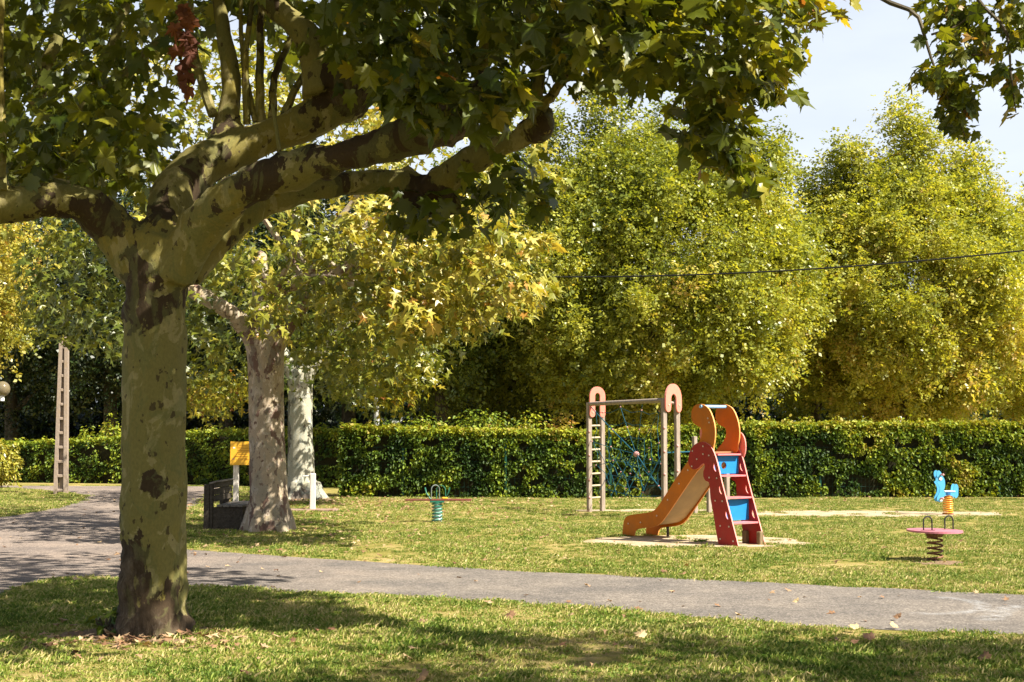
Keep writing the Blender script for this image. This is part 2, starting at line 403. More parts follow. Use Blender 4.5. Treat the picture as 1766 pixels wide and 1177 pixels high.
def norm(a): return a / (np.linalg.norm(a, axis=-1, keepdims=True) + 1e-9)
def frames(Nn, T):
    Nn = norm(Nn); T = norm(T - Nn*np.sum(T*Nn, -1, keepdims=True)); X = np.cross(T, Nn)
    return np.stack([X, T, Nn], axis=-1)          # columns
def leaves_mesh(name, Cn, Rm, sz, tint, tmpl, m):
    TV, TF = tmpl; k = len(TV); n = len(Cn)
    V = Cn[:, None, :] + np.einsum('nij,nkj->nki', Rm, TV[None]*np.stack([rng.uniform(.6, 1.12, n), np.ones(n), rng.uniform(-.6, 3.2, n)], 1)[:, None, :]) * sz[:, None, None]
    Fc = (TF[None] + (np.arange(n)*k)[:, None, None]).reshape(-1, 3)
    me = bpy.data.meshes.new(name); me.vertices.add(n*k); me.vertices.foreach_set('co', V.reshape(-1).astype(np.float32))
    nf = len(Fc); me.loops.add(nf*3); me.loops.foreach_set('vertex_index', Fc.reshape(-1).astype(np.int32))
    me.polygons.add(nf); me.polygons.foreach_set('loop_start', np.arange(0, nf*3, 3, dtype=np.int32))
    try: me.polygons.foreach_set('loop_total', np.full(nf, 3, np.int32))
    except Exception: pass
    me.update(calc_edges=True)
    a = me.attributes.new('tint', 'FLOAT', 'POINT'); a.data.foreach_set('value', np.repeat(np.clip(tint, 0, 1), k).astype(np.float32))
    me.materials.append(m); return me
def unit(n):
    v = rng.normal(size=(n, 3)); return norm(v)

class Leaves:
    def __init__(s): s.C = []; s.R = []; s.S = []; s.T = []
    def add(s, Cn, outw, size, tint, up=.6, rnd=.6, jit=.25):
        n = len(Cn)
        Nn = outw*.45 + np.array([0,0,up]) + unit(n)*rnd
        T = outw*np.array([1,1,.3]) + np.array([0,0,-.55]) + unit(n)*.6
        s.C.append(Cn); s.R.append(frames(Nn, T)); s.S.append(size*(1 + rng.uniform(-jit, jit, n))*rng.choice([.7, .9, 1.0, 1.1], n)); s.T.append(tint)
    def done(s): return np.concatenate(s.C), np.concatenate(s.R), np.concatenate(s.S), np.concatenate(s.T)
    def cluster(s, ctrs, k, rc, size, tint0, spread=(1,1,.8), crown_c=None, tvar=.15, shoot=None, up=.6, rnd=.6):
        """k leaves round every centre"""
        ctrs = np.asarray(ctrs, float); n = len(ctrs)
        idx = np.repeat(np.arange(n), k); u = unit(n*k); rad = rc*rng.uniform(.35, 1.0, (n*k, 1))
        Cn = ctrs[idx] + u*rad*np.array(spread)
        o = norm(u + (norm(ctrs - crown_c)[idx]*.8 if crown_c is not None else 0))
        t0 = (tint0 if hasattr(tint0, '__len__') else np.full(n, tint0)) + rng.normal(0, tvar*.7, n)
        s.add(Cn, o, size, t0[idx] + rng.normal(0, tvar, n*k), up, rnd)

def in_frame(Cn, margin=20):
    d = Cn - np.array([0,0,CAMZ])
    fy = d[:,1]*CP + d[:,2]*SP_; v = -d[:,1]*SP_ + d[:,2]*CP
    fy = np.where(fy < .1, .1, fy)
    px = W0/2 + d[:,0]/fy*F_PX; py = H0/2 - v/fy*F_PX
    return px, py, (px > -margin) & (px < W0+margin) & (py > -margin) & (py < H0+margin) & (fy > .2)

def put_crown(parent, lv, name, m, tmpl, singles=0, m1=None, keep=None, tm1=None, part='foliage'):
    Cn, Rm, sz, t = lv.done()
    if keep is not None:
        k = keep(Cn); Cn, Rm, sz, t = Cn[k], Rm[k], sz[k], t[k]
    org = np.array(WM(parent).translation)
    rest = np.ones(len(Cn), bool)
    if singles:
        px, py, inn = in_frame(Cn, 0)
        score = sz / np.linalg.norm(Cn - np.array([0,0,CAMZ]), axis=1) * inn
        pick = np.argsort(-score)[:singles]; pick = pick[score[pick] > 0]; rest[pick] = False
        tms = []
        for q in range(10):
            tv, tf = tm1 or T_HI; tv = tv.copy(); tv[:,0] *= [1.1,.7,.95,.8,1.05,.6,.9,1.0,.75,.85][q]; tv[:,2] *= -.5 + .42*q; tv[:,2] += .06*np.sin(tv[:,0]*7+q*1.7) + .05*np.sin(tv[:,1]*6+q); tv[:,:2] *= 1 + .10*np.sin(np.arctan2(tv[:,0], tv[:,1])*3+q)[:, None]
            tms.append(mesh_from('leaf', tv, tf.tolist(), m1))
        for j, i in enumerate(pick):
            o = bpy.data.objects.new('leaf', tms[j % 10]); C.objects.link(o); o.parent = parent
            Mx = Matrix([list(r) for r in (Rm[i]*sz[i])]).to_4x4(); Mx.translation = Vector(Cn[i]-org); o.matrix_local = Mx
    if rest.any():
        me = leaves_mesh(part, Cn[rest]-org, Rm[rest], sz[rest], t[rest], tmpl, m)
        o = link(part, me, parent); o['kind'] = 'stuff'; return o

# limbs: voxel-joined skeleton, then cut again into trunk and limbs
def woody(parent, limbs, m, voxel=.03, darks=(), amp=.02, names=None, base_flare=None, lumps=()):
    """limbs: list of (name, pts, radii) in world space; returns list of objects"""
    org = WM(parent).translation
    mb = MB(); segs = []
    for li, (nm, pts, rad) in enumerate(limbs):
        pp, rr = smooth_path(pts, rad, 6)
        pp = [p - org for p in pp]; mb.tube(pp, rr, 12)
        mb.sphere(pp[-1], rr[-1]*.8, 8)
        for p, r in zip(pp, rr): segs.append((p.x, p.y, p.z, r, li))
        if base_flare and li == 0:
            for k in range(base_flare[0]):
                a = k*2*math.pi/base_flare[0] + .5; r0 = rr[0]
                q = [pp[0] + Vector((math.cos(a)*r0*x, math.sin(a)*r0*x, z)) for x, z in ((.55, .45), (.85, .16), (1.0+base_flare[1], -.05))]
                mb.tube(q, [r0*.42, r0*.36, r0*.22], 8)
    for c_, r_ in lumps:
        for k in range(16):
            u_ = Vector(unit(1)[0]); mb.sphere(Vector(c_) - org + u_*r_*random.uniform(.45, .95), r_*random.uniform(.22, .5), 8)
    me = mesh_from('tmp', mb.V, mb.F, m)
    tmp = bpy.data.objects.new('tmp', me); C.objects.link(tmp)
    md = tmp.modifiers.new('r', 'REMESH'); md.mode = 'VOXEL'; md.voxel_size = voxel
    ms = tmp.modifiers.new('s', 'SMOOTH'); ms.iterations = 5; ms.factor = .5
    dg = bpy.context.evaluated_depsgraph_get(); ev = tmp.evaluated_get(dg); me2 = bpy.data.meshes.new_from_object(ev)
    bpy.data.objects.remove(tmp); bpy.data.meshes.remove(me)
    nv = len(me2.vertices); co = np.empty(nv*3, np.float32); me2.vertices.foreach_get('co', co); co = co.reshape(-1, 3).astype(float)
    no = np.empty(nv*3, np.float32); me2.vertex_normals.foreach_get('vector', no); no = no.reshape(-1, 3)
    disp = np.array([mnoise.fractal(Vector((c[0]*2.2, c[1]*2.2, c[2]*1.3)), 1.0, 2.0, 4) for c in co])
    dark = np.zeros(nv)
    for (c, r, val) in darks:
        c = np.array(c) - np.array(org); dd = np.linalg.norm((co - c)/np.array(r), axis=1) if hasattr(r, '__len__') else np.linalg.norm(co-c, axis=1)/r
        dark = np.maximum(dark, val*np.clip(1.4 - dd, 0, 1))
    knob = np.array([mnoise.fractal(Vector(c*7), 1.0, 2.0, 3) for c in co])
    co = co + no*(disp*amp + knob*dark*amp*2.2)[:, None]
    sg = np.array(segs); owner = np.zeros(nv, int); best = np.full(nv, 1e9)
    for s_ in sg:
        dd = np.linalg.norm(co - s_[:3], axis=1) / s_[3]
        better = dd < best; best[better] = dd[better]; owner[better] = int(s_[4])
    faces = [tuple(p.vertices) for p in me2.polygons]
    nrm = no
    byl = {}
    for f in faces: byl.setdefault(int(np.bincount([owner[i] for i in f]).argmax()), []).append(f)
    outs = []
    for li, fs in sorted(byl.items()):
        used = sorted({i for f in fs for i in f}); mp_ = {a: b_ for b_, a in enumerate(used)}
        mm = mesh_from(limbs[li][0], co[used], [[mp_[i] for i in f] for f in fs], m, True)
        a = mm.attributes.new('dark', 'FLOAT', 'POINT'); a.data.foreach_set('value', dark[used].astype(np.float32))
        try: mm.normals_split_custom_set_from_vertices([tuple(x) for x in nrm[used]])
        except Exception: pass
        outs.append(link(limbs[li][0], mm, parent))
    bpy.data.meshes.remove(me2); return outs

def simple_branch(parent, name, pts, rad, m, n=7, k=5):
    pp, rr = smooth_path(pts, rad, k)
    pp = [p + Vector((random.uniform(-1,1), random.uniform(-1,1), 0))*r*.25 for p, r in zip(pp, rr)]
    mb = MB(); mb.tube(pp, rr, n); return mb.build(name, m, parent, True)

# ------------------------------------------------------------ ground, paved path, sand
def polysheet(name, pts, z, m, wob=.05, seg=.25):
    """sheet with an uneven outline"""
    o = []
    for i, p in enumerate(pts):
        q = pts[(i+1) % len(pts)]; L_ = math.hypot(q[0]-p[0], q[1]-p[1]); k = max(1, min(400, int(L_/seg)))
        for j in range(k):
            t = j/k; x = p[0]+(q[0]-p[0])*t; y = p[1]+(q[1]-p[1])*t
            w = mnoise.noise_vector(Vector((x*1.7, y*1.7, z*50)))*wob + mnoise.noise_vector(Vector((x*9, y*9, 3)))*wob*.4
            o.append((x+w.x, y+w.y))
    V = [(x, y, z) for x, y in o]; tr = tessellate_polygon([[Vector(v) for v in V]])
    me = mesh_from(name, V, [list(t) for t in tr], m)
    bm = bmesh.new(); bm.from_mesh(me)
    for f in bm.faces:
        f.normal_update()
        if f.normal.z < 0: f.normal_flip()
    bm.to_mesh(me); bm.free()
    ob = link(name, me); ob['kind'] = 'structure'; return ob, o
def inside(poly, X, Y):
    res = np.zeros(len(X), bool); n = len(poly); j = n-1
    for i in range(n):
        xi, yi = poly[i]; xj, yj = poly[j]
        c = ((yi > Y) != (yj > Y)) & (X < (xj-xi)*(Y-yi)/(yj-yi+1e-12)+xi); res ^= c; j = i
    return res
gm = mesh_from('lawn_ground', [(-400,-60,0), (400,-60,0), (400,900,0), (-400,900,0)], [(0,1,2,3)], M_lawn)
gr = link('ground', gm); gr['kind'] = 'structure'
def g2(x, y): p = G(x, y); return (p.x, p.y)
near_edge = [(0,1026), (45,1008), (100,997), (200,1001), (330,1014), (600,1026), (883,1041), (1100,1056), (1300,1075), (1500,1086), (1766,1096)]
far_edge = [(1766,1027), (1500,1014), (1300,1004), (1100,995), (883,985), (700,974), (500,961), (330,949), (262,932), (250,912), (300,892), (345,868), (352,855), (400,846)]
path_pts = [(-30, 6.2)] + [(-9, 9.6), (-6.2, 11.6)] + [g2(*p) for p in near_edge] + [(9, 10.6), (30, 11.2), (30, 15.4), (9, 13.4)] + [g2(*p) for p in far_edge] + \
           [(-7.6, 38.6), (-9, 40.6), (-30, 42.5), (-60, 45), (-60, 36), (-30, 38.6), g2(0,841)] + [g2(*p) for p in [(60,845), (110,849), (150,856), (140,864), (90,878), (40,887), (0,893)]] + [(-30, 21), (-60, 12), (-60, 4)]
path_obj, path_o = polysheet('path', path_pts, .004, M_asphalt, .05)
# sand patches
def blob_pts(cx, cy, rx, ry, n=40, seed=0, rough=.22):
    return [(cx+math.cos(a)*rx*(1+rough*mnoise.noise(Vector((math.cos(a)*1.8+seed, math.sin(a)*1.8, seed*1.3)))), cy+math.sin(a)*ry*(1+rough*mnoise.noise(Vector((math.cos(a)*1.8+seed, math.sin(a)*1.8, seed*2.1+5))))) for a in [i*2*math.pi/n for i in range(n)]]
s1c = G(1195, 934); s2c = G(1500, 886.5); s3c = G(1110, 882)
sand_o = []
for i, (cx, cy, rx, ry) in enumerate([(s1c.x, s1c.y+.05, 1.62, 1.15), (s2c.x, s2c.y, 2.75, 1.0), (s3c.x+.2, s3c.y+.2, 1.7, .45)]):
    ob, o = polysheet('sand_patch', blob_pts(cx, cy, rx, ry, 40, i*3+1), .004+.001*i, M_sand, .10, .12); sand_o.append(o)
m, n, o = mat('bare_brown_soil'); b = NB(n); tc = b.N('ShaderNodeTexCoord'); f = b.noise(tc.outputs['Object'], 40, 6, .8)
c = b.ramp(f, [(.3, (.10,.065,.04)), (.55, (.25,.17,.11)), (.72, (.42,.32,.22))]); b.bsdf(o, c, .95, .05, f, .7, .02); M_soil = m
soil_o = []
q1, q2, q3, q4 = G(262,1092), G(463,915), G(1613,970), G(754,901)
for i, (cx, cy, rx, ry) in enumerate([(q1.x, q1.y-.02, .62, .55), (q2.x, q2.y, .6, .55), (q3.x, q3.y-.1, .30, .30), (q4.x, q4.y, .30, .3), (G(521,862).x, 32.5, .9, .8)]):
    ob, o = polysheet('bare_soil', blob_pts(cx, cy, rx, ry, 30, i*5+2), .005, M_soil, .07, .08); soil_o.append(o)
# chalk marks: soft worn swirls on the path
def chalk(pts, w):
    pp, rr = smooth_path([G(x, y, .008) for x, y in pts], [w]*len(pts), 8)
    V = []; Fc = []; fd = []
    K = 7
    for i, p in enumerate(pp):
        t = (pp[min(i+1, len(pp)-1)]-pp[max(0, i-1)]).normalized(); nn = Vector((-t.y, t.x, 0))
        for k in range(K):
            s_ = (k/(K-1)-.5)*2; V.append((p.x+nn.x*s_*w, p.y+nn.y*s_*w, .008)); fd.append((1-s_*s_)*min(1, i/4, (len(pp)-1-i)/4))
    for i in range(len(pp)-1):
        for k in range(K-1): Fc.append((i*K+k, i*K+k+1, (i+1)*K+k+1, (i+1)*K+k))
    me = mesh_from('chalk_mark', V, Fc, M_chalk); a = me.attributes.new('fade', 'FLOAT', 'POINT'); a.data.foreach_set('value', np.array(fd, np.float32)); return me
for pts, w, lb in (([(1600,1029), (1660,1034), (1692,1043), (1688,1052), (1640,1058), (1560,1058)], .10, 'curved pale chalk swirl on the grey path, near the right side of the photo'),
               ([(1766,1044), (1735,1050), (1718,1062), (1700,1072)], .13, 'faint pale chalk smear on the path by the right edge of the photo')):
    o = link('chalk_mark', chalk(pts, w)); tag(o, lb, 'chalk mark')

# grass: tuft patches scattered by geometry nodes over the lawns
def tuft(nb, w, hmin, hmax, herb=0.0):
    V = []; Fc = []; ti = []
    for i in range(nb):
        x, y = rng.normal(0, w*.45, 2); h = rng.uniform(hmin, hmax); a = rng.uniform(0, 6.28); bw = rng.uniform(.0022, .0045); ln = rng.uniform(.2, 1.1)*h
        dx, dy = math.cos(a), math.sin(a); px_, py_ = -dy*bw, dx*bw; t = rng.uniform(0, 1)
        o = len(V)
        if rng.random() < herb:   # small broad leaf
            bw2 = rng.uniform(.007, .014); px_, py_ = -dy*bw2, dx*bw2; hh = h*.6
            V += [(x,y,0), (x+dx*.01+px_, y+dy*.01+py_, hh), (x+dx*.035, y+dy*.035, hh*.9), (x+dx*.01-px_, y+dy*.01-py_, hh)]; Fc += [(o,o+1,o+2), (o,o+2,o+3)]; ti += [t*.25]*4
        else:
            V += [(x-px_, y-py_, 0), (x+px_, y+py_, 0), (x+px_*.8+dx*ln*.35, y+py_*.8+dy*ln*.35, h*.65), (x+dx*ln, y+dy*ln, h)]; Fc += [(o,o+1,o+2), (o,o+2,o+3)]; ti += [t]*4
    me = mesh_from('tuft', V, Fc, M_blade); a = me.attributes.new('tint', 'FLOAT', 'POINT'); a.data.foreach_set('value', np.array(ti, np.float32)); return me
tcol = bpy.data.collections.new('grass_tufts')
for q in range(6): tcol.objects.link(bpy.data.objects.new('tuft', tuft(120, .17, .012, .040 if q < 4 else .060, .26)))
def scatter(name, pts, scl, label):
    me = bpy.data.meshes.new(name); me.from_pydata([tuple(p) for p in pts], [], []); a = me.attributes.new('scl', 'FLOAT', 'POINT'); a.data.foreach_set('value', scl.astype(np.float32))
    o = link(name, me); tag(o, label, 'grass', kind='stuff')
    ng = bpy.data.node_groups.new(name, 'GeometryNodeTree'); ng.interface.new_socket('Geometry', in_out='INPUT', socket_type='NodeSocketGeometry'); ng.interface.new_socket('Geometry', in_out='OUTPUT', socket_type='NodeSocketGeometry')
    gi = ng.nodes.new('NodeGroupInput'); go = ng.nodes.new('NodeGroupOutput'); iop = ng.nodes.new('GeometryNodeInstanceOnPoints')
    ci = ng.nodes.new('GeometryNodeCollectionInfo'); ci.inputs['Collection'].default_value = tcol; ci.inputs['Separate Children'].default_value = True; ci.inputs['Reset Children'].default_value = True
    iop.inputs['Pick Instance'].default_value = True
    ri = ng.nodes.new('FunctionNodeRandomValue'); ri.data_type = 'INT'; ri.inputs[4].default_value = 0; ri.inputs[5].default_value = 5
    rr_ = ng.nodes.new('FunctionNodeRandomValue'); rr_.data_type = 'FLOAT_VECTOR'; rr_.inputs[0].default_value = (-.06,-.06,0); rr_.inputs[1].default_value = (.06,.06,6.28)
    na = ng.nodes.new('GeometryNodeInputNamedAttribute'); na.data_type = 'FLOAT'; na.inputs['Name'].default_value = 'scl'
    k = ng.links.new; k(gi.outputs[0], iop.inputs['Points']); k(ci.outputs[0], iop.inputs['Instance']); k(ri.outputs[2], iop.inputs['Instance Index']); k(rr_.outputs[0], iop.inputs['Rotation']); k(na.outputs[0], iop.inputs['Scale']); k(iop.outputs[0], go.inputs[0])
    md = o.modifiers.new('scatter', 'NODES'); md.node_group = ng; return o
def grid_pts(x0, x1, y0, y1, st):
    X, Y = np.meshgrid(np.arange(x0, x1, st), np.arange(y0, y1, st)); X = X.ravel() + rng.uniform(-st*.6, st*.6, X.size); Y = Y.ravel() + rng.uniform(-st*.6, st*.6, Y.size); return X, Y
X, Y = np.concatenate([np.stack(grid_pts(-9, 12, 5.2, 15.5, .13)), np.stack(grid_pts(-9, 19, 13, 24, .17)), np.stack(grid_pts(-14, 17, 24, 33.2, .22)), np.stack(grid_pts(-24, -6, 22, 41, .24))], axis=1)
px, py, inn = in_frame(np.stack([X, Y, X*0], 1), 700)
ok = inn & ~inside(path_o, X, Y)
dens = np.ones(len(X))
for so_ in sand_o: ok &= ~(inside(so_, X, Y) & (rng.random(len(X)) > np.clip(.04+.5*np.array([mnoise.noise(Vector((a_*2.3, b_*2.3, 6))) for a_, b_ in zip(X, Y)]), .03, .5)))
for so_ in soil_o: ok &= ~(inside(so_, X, Y) & (rng.random(len(X)) > .35))
fl = np.array([mnoise.noise(Vector((x*.9, y*.9, 2))) for x, y in zip(X, Y)])
scl = np.clip(.85 + fl*.55 + rng.uniform(-.2, .2, len(X)), .35, 1.5)
ok &= rng.random(len(X)) < np.clip(.92 + fl*.6, .35, 1)
X, Y, scl = X[ok], Y[ok], scl[ok]
nearm = Y < 13.2
left = (X < -7.5) & (Y > 20)
scatter('grass', np.stack([X, Y, X*0], 1)[nearm & ~left], scl[nearm & ~left], 'short patchy grass in dappled shade in front of the path')
scatter('grass', np.stack([X, Y, X*0], 1)[~nearm & ~left], scl[~nearm & ~left]*.95, 'sunlit mown lawn of the playground behind the path')
scatter('grass', np.stack([X, Y, X*0], 1)[left], scl[left], 'wedge of lawn round the concrete pole on the left')

# fallen leaves
def lie(n, X, Y, z=.02, big=.10):
    Cn = np.stack([X, Y, np.full(n, z) + rng.uniform(0, .03, n)], 1); Nn = np.array([0,0,1.0]) + unit(n)*.45; T = unit(n)*np.array([1,1,.1]); return Cn, frames(Nn, T), rng.uniform(.35, 1.0, n)*big
lx = []; ly = []
for (cx, cy, sx_, sy_, n_) in ((-3.0, 20.0, 1.6, 2.2, 260), (-3.4, 27, 2.0, 2.8, 600), (-3.6, 31, 2.0, 1.0, 520), (0, 17.3, 4.5, 2.0, 80), (-2.65, 10.15, .55, .30, 190), (2.4, 12.1, 2.2, 1.2, 50), (3, 29, 6, 3, 260), (-9.5, 30, 2, 4, 50), (1.0, 9.6, 2.5, .8, 26), (-3.5, 15, 2.2, 2.0, 22), (1.5, 32.3, 7, .5, 160)):
    lx.append(rng.normal(cx, sx_, n_)); ly.append(rng.normal(cy, sy_, n_))
lx = np.concatenate(lx); ly = np.concatenate(ly); ly = np.clip(ly, 7, 36)
onp = inside(path_o, lx, ly); kp = ~(onp & (rng.random(len(lx)) > .75)); lx, ly, onp = lx[kp], ly[kp], onp[kp]
Cn, Rm, sz = lie(len(lx), lx, ly); Cn[:,2] = np.where(onp, .014, .035)
o = link('leaf_litter', leaves_mesh('leaf_litter', Cn, Rm, sz, rng.uniform(0, 1, len(lx)), T_MID, M_dead)); tag(o, 'dry brown plane leaves scattered thinly over lawn and path', 'fallen leaves', kind='stuff')
for x, y, s_, tn, lb in ((885,1064,.15,.5,'curled tan leaf at the path edge, in the middle of the near lawn border'), (1112,1098,.13,.2,'reddish brown leaf in the sunny grass of the near lawn'), (1503,1103,.14,.5,'brown upturned leaf in the near grass at right'),
        (1550,1066,.10,.1,'dark brown leaf lying on the grey path below the chalk swirl'), (1375,1038,.09,.6,'pale leaf lying in the middle of the grey path'), (735,1168,.15,.7,'straw coloured leaf in the shaded grass at the bottom'),
        (1142,988,.11,.3,'russet leaf at the far path edge below the slide'), (1706,1137,.14,.4,'brown leaf in the near grass close to the right edge of the photo'), (1538,1080,.10,.9,'pale flat leaf where the path meets the near grass'),
        (1476,1085,.11,.2,'small brown leaf at the near path edge left of the pale flat one')):
    Cx = G(x, y, .03); Rq = frames(np.array([[random.uniform(-.6,.6), -.6, .8]]), np.array([[random.uniform(-1,1), .5, .2]]))[0]
    tv, tf = T_HI; me = mesh_from('fallen_leaf', [tuple(Rq @ v * s_) for v in tv*np.array([.75,.75,1.3])], tf.tolist(), M_dead1)
    o = link('fallen_leaf', me); o.location = Cx; tag(o, lb, 'fallen leaf', 'fallen leaves lying singly near the path')

# ------------------------------------------------------------ the big plane tree in front
T1 = thing('plane_tree', 'large mottled plane tree with thick spreading limbs standing on the near lawn', 'tree', (G(264,1092).x, 10.6, 0), group='plane trees in a row')
def LP(name, pts):   # (px, py, depth, radius px)
    return (name, [P(x, y, d) for x, y, d, r in pts], [r*d/F_PX for x, y, d, r in pts])
D = 10.6
limbs1 = [
 LP('trunk', [(261,1112,D,72), (262,1080,D,64), (264,1010,D,58), (266,900,D,56), (267,750,D,54), (267,600,D,53), (268,520,D,54), (272,450,D,60), (280,410,D,56)]),
 LP('limb', [(262,500,D,40), (228,440,D,43), (190,385,D-.1,39), (140,350,D-.25,35), (80,345,D-.4,34), (0,350,D-.5,32), (-110,335,D-.6,29), (-230,290,D-.6,26)]),
 LP('limb', [(285,470,D,42), (290,400,D+.1,40), (303,335,D+.3,39), (345,285,D+.45,36), (410,258,D+.6,34), (490,226,D+.7,31), (560,195,D+.7,31), (610,168,D+.7,36), (590,135,D+.6,36)]),
 LP('limb', [(300,480,D-.1,40), (340,400,D-.2,39), (385,350,D-.35,36), (450,312,D-.5,33), (530,285,D-.6,31), (620,262,D-.7,30), (700,236,D-.75,33), (760,206,D-.8,40), (800,185,D-.8,38), (850,165,D-.8,28)]),
 LP('limb', [(318,470,D+.15,33), (395,392,D+.35,30), (470,348,D+.5,26), (560,324,D+.6,22), (640,315,D+.65,22), (700,322,D+.7,28), (745,338,D+.7,34), (775,352,D+.7,24)]),
 LP('limb', [(745,330,D+.6,26), (790,290,D+.5,22), (850,258,D+.4,20), (900,238,D+.3,20), (932,225,D+.2,22)]),
 LP('limb', [(560,160,D+.6,40), (545,110,D+.6,26), (525,60,D+.6,24), (480,15,D+.6,23), (430,-40,D+.5,22), (380,-110,D+.4,18)]),
 LP('limb', [(385,262,D+.6,34), (392,215,D+.7,25), (400,150,D+.75,17), (388,70,D+.8,15), (375,-10,D+.8,13), (360,-120,D+.8,10)]),
]
darks1 = [(P(520,270,D-.3)+Vector((0,0,0)), (1.5,1.0,.6), .54), (P(330,330,D), (.7,.7,.6), .50), (P(60,360,D-.4), (1.1,.5,.3), .52), (G(255,1095)+Vector((-.05,0,-.15)), (.6,.6,.62), 1.0), (P(605,150,D+.65), .30, 1.0), (P(770,200,D-.8), .34, .9), (P(745,338,D+.7), .24, .9), (P(925,215,D+.2), .16, .9), (P(850,165,D-.8), .2, .9),
          (P(262,480,D), (.34,.34,.55), .62), (P(230,520,D), .25, .6), (P(395,225,D+.65), .18, .7), (P(480,330,D-.45)+Vector((0,0,-.15)), (.9,.3,.14), .45), (P(150,390,D-.25), (.5,.3,.13), .6), (P(262,835,D-.25), (.12,.2,.15), .6), (P(228,1000,D-.15), (.26,.4,.5), .75), (P(300,1040,D-.1), (.25,.3,.3), .5)]
woody(T1, limbs1, M_bark1, .026, darks1, .032, base_flare=None, lumps=[(P(600,150,D+.65), .21), (P(572,120,D+.62), .15), (P(770,195,D-.8), .21), (P(835,168,D-.8), .15), (P(745,340,D+.7), .17), (P(700,318,D+.68), .12), (P(928,218,D+.2), .145), (P(395,215,D+.68), .12), (P(545,70,D+.6), .09)])
SH = []   # slender upright shoots; leaves ride on them
def shoot(x0, y0, d0, x1, y1, d1, r0, r1, parent=T1, m=M_bark1, nm='branch'):
    a = P(x0, y0, d0); b_ = P(x1, y1, d1); mid = (a+b_)/2 + Vector((random.uniform(-.08,.08), random.uniform(-.08,.08), 0))
    simple_branch(parent, nm, [a, mid, b_], [r0*d0/F_PX, (r0+r1)/2*d0/F_PX, r1*d1/F_PX], m); SH.append((a, b_))
for s_ in [(450,215,11.3,455,-60,11.4,9,5), (470,205,11.3,505,60,11.5,8,5), (490,200,11.3,545,95,11.5,8,5), (425,215,11.3,445,-40,11.2,7,4), (440,210,11.3,418,-50,11.4,6,3), (370,200,11.2,330,-30,11.5,9,5),
           (140,190,11.6,320,20,12.0,12,7), (60,180,12,110,-60,12.2,14,9), (170,150,12.4,230,-60,12.5,12,7), (5,330,10,5,-60,10.3,9,5), (768,180,9.8,775,-20,9.9,12,7), (700,160,9.8,690,-60,9.9,10,6), (640,140,11.2,650,-60,11.4,10,6),
           (830,160,9.8,850,-60,9.9,9,5), (925,215,10.8,925,60,10.9,13,8), (938,212,10.8,952,165,10.7,11,9), (952,165,10.7,1000,98,10.6,9,7), (1000,98,10.6,1060,20,10.4,7,4), (950,100,10.5,1060,35,10.2,10,8), (1060,35,10.2,1160,-30,10.0,8,6),
           (1100,60,10.0,1230,110,9.8,5,3), (1230,110,9.8,1265,300,9.7,3.2,1.6), (1100,60,10.0,1330,40,9.9,5,2.5), (1330,40,9.9,1430,20,9.9,2.5,1.4), (1175,80,9.9,1180,190,9.8,3,1.5), (480,340,10.2,470,180,10.2,5,3), (720,330,11.3,705,400,11.3,5,2)]:
    shoot(*s_)
CC1 = np.array([T1.location.x+.2, 10.8, 5.2])
lv = Leaves()
def box_px(n, x0, x1, y0, y1, d0, d1):
    return np.array([P(rng.uniform(x0, x1), rng.uniform(y0, y1), rng.uniform(d0, d1)) for _ in range(n)])
def tri_px(n, poly, d0, d1):
    """points inside a slanted slab of the crown, given by its outline seen from the path"""
    xs = [p[0] for p in poly]; ys = [p[1] for p in poly]; o = []
    while len(o) < n:
        x, y = rng.uniform(min(xs), max(xs)), rng.uniform(min(ys), max(ys))
        if inside(poly, np.array([x]), np.array([y]))[0]: o.append(P(x, y, rng.uniform(d0, d1)))
    return np.array(o)
SZ = .165
lv.cluster(tri_px(190, [(-60,-40),(620,-40),(560,60),(520,120),(430,60),(330,60),(330,180),(280,300),(180,330),(0,310),(-60,280)], 11.2, 14.5), 9, .34, SZ, .30, crown_c=CC1)
lv.cluster(tri_px(45, [(-60,180),(240,180),(250,340),(150,320),(0,310),(-60,310)], 9.8, 11.5), 8, .30, SZ, .35, crown_c=CC1)
lv.cluster(tri_px(150, [(560,-40),(1150,-40),(1100,60),(980,90),(900,130),(860,170),(640,160),(570,60)], 8.9, 12.0), 10, .32, SZ, .25, crown_c=CC1)
lv.cluster(tri_px(104, [(980,-40),(1400,-40),(1360,40),(1350,110),(1270,130),(1160,140),(1020,140),(970,100)], 9.0, 11.0), 9, .26, SZ*.92, .38, crown_c=CC1)
lv.cluster(tri_px(26, [(1130,110),(1330,110),(1360,150),(1200,200)], 9.4, 10.3), 8, .2, SZ*.9, .42, crown_c=CC1)
lv.cluster(tri_px(20, [(1165,170),(1265,190),(1290,270),(1200,290)], 9.5, 10.0), 7, .17, SZ*.9, .42, crown_c=CC1)
lv.cluster(tri_px(9, [(1230,270),(1320,260),(1310,340),(1270,350)], 9.5, 9.9), 6, .14, SZ*.9, .5, crown_c=CC1)
lv.cluster(tri_px(7, [(1370,-10),(1440,0),(1445,30),(1380,30)], 9.8, 10.1), 6, .12, SZ*.85, .75, crown_c=CC1)
lv.cluster(tri_px(26, [(690,310),(900,280),(940,330),(850,360),(760,390),(690,390)], 10.9, 11.6), 8, .24, SZ, .2, crown_c=CC1)
lv.cluster(tri_px(16, [(690,130),(860,120),(880,180),(720,210)], 9.0, 9.5), 7, .2, SZ, .2, crown_c=CC1)
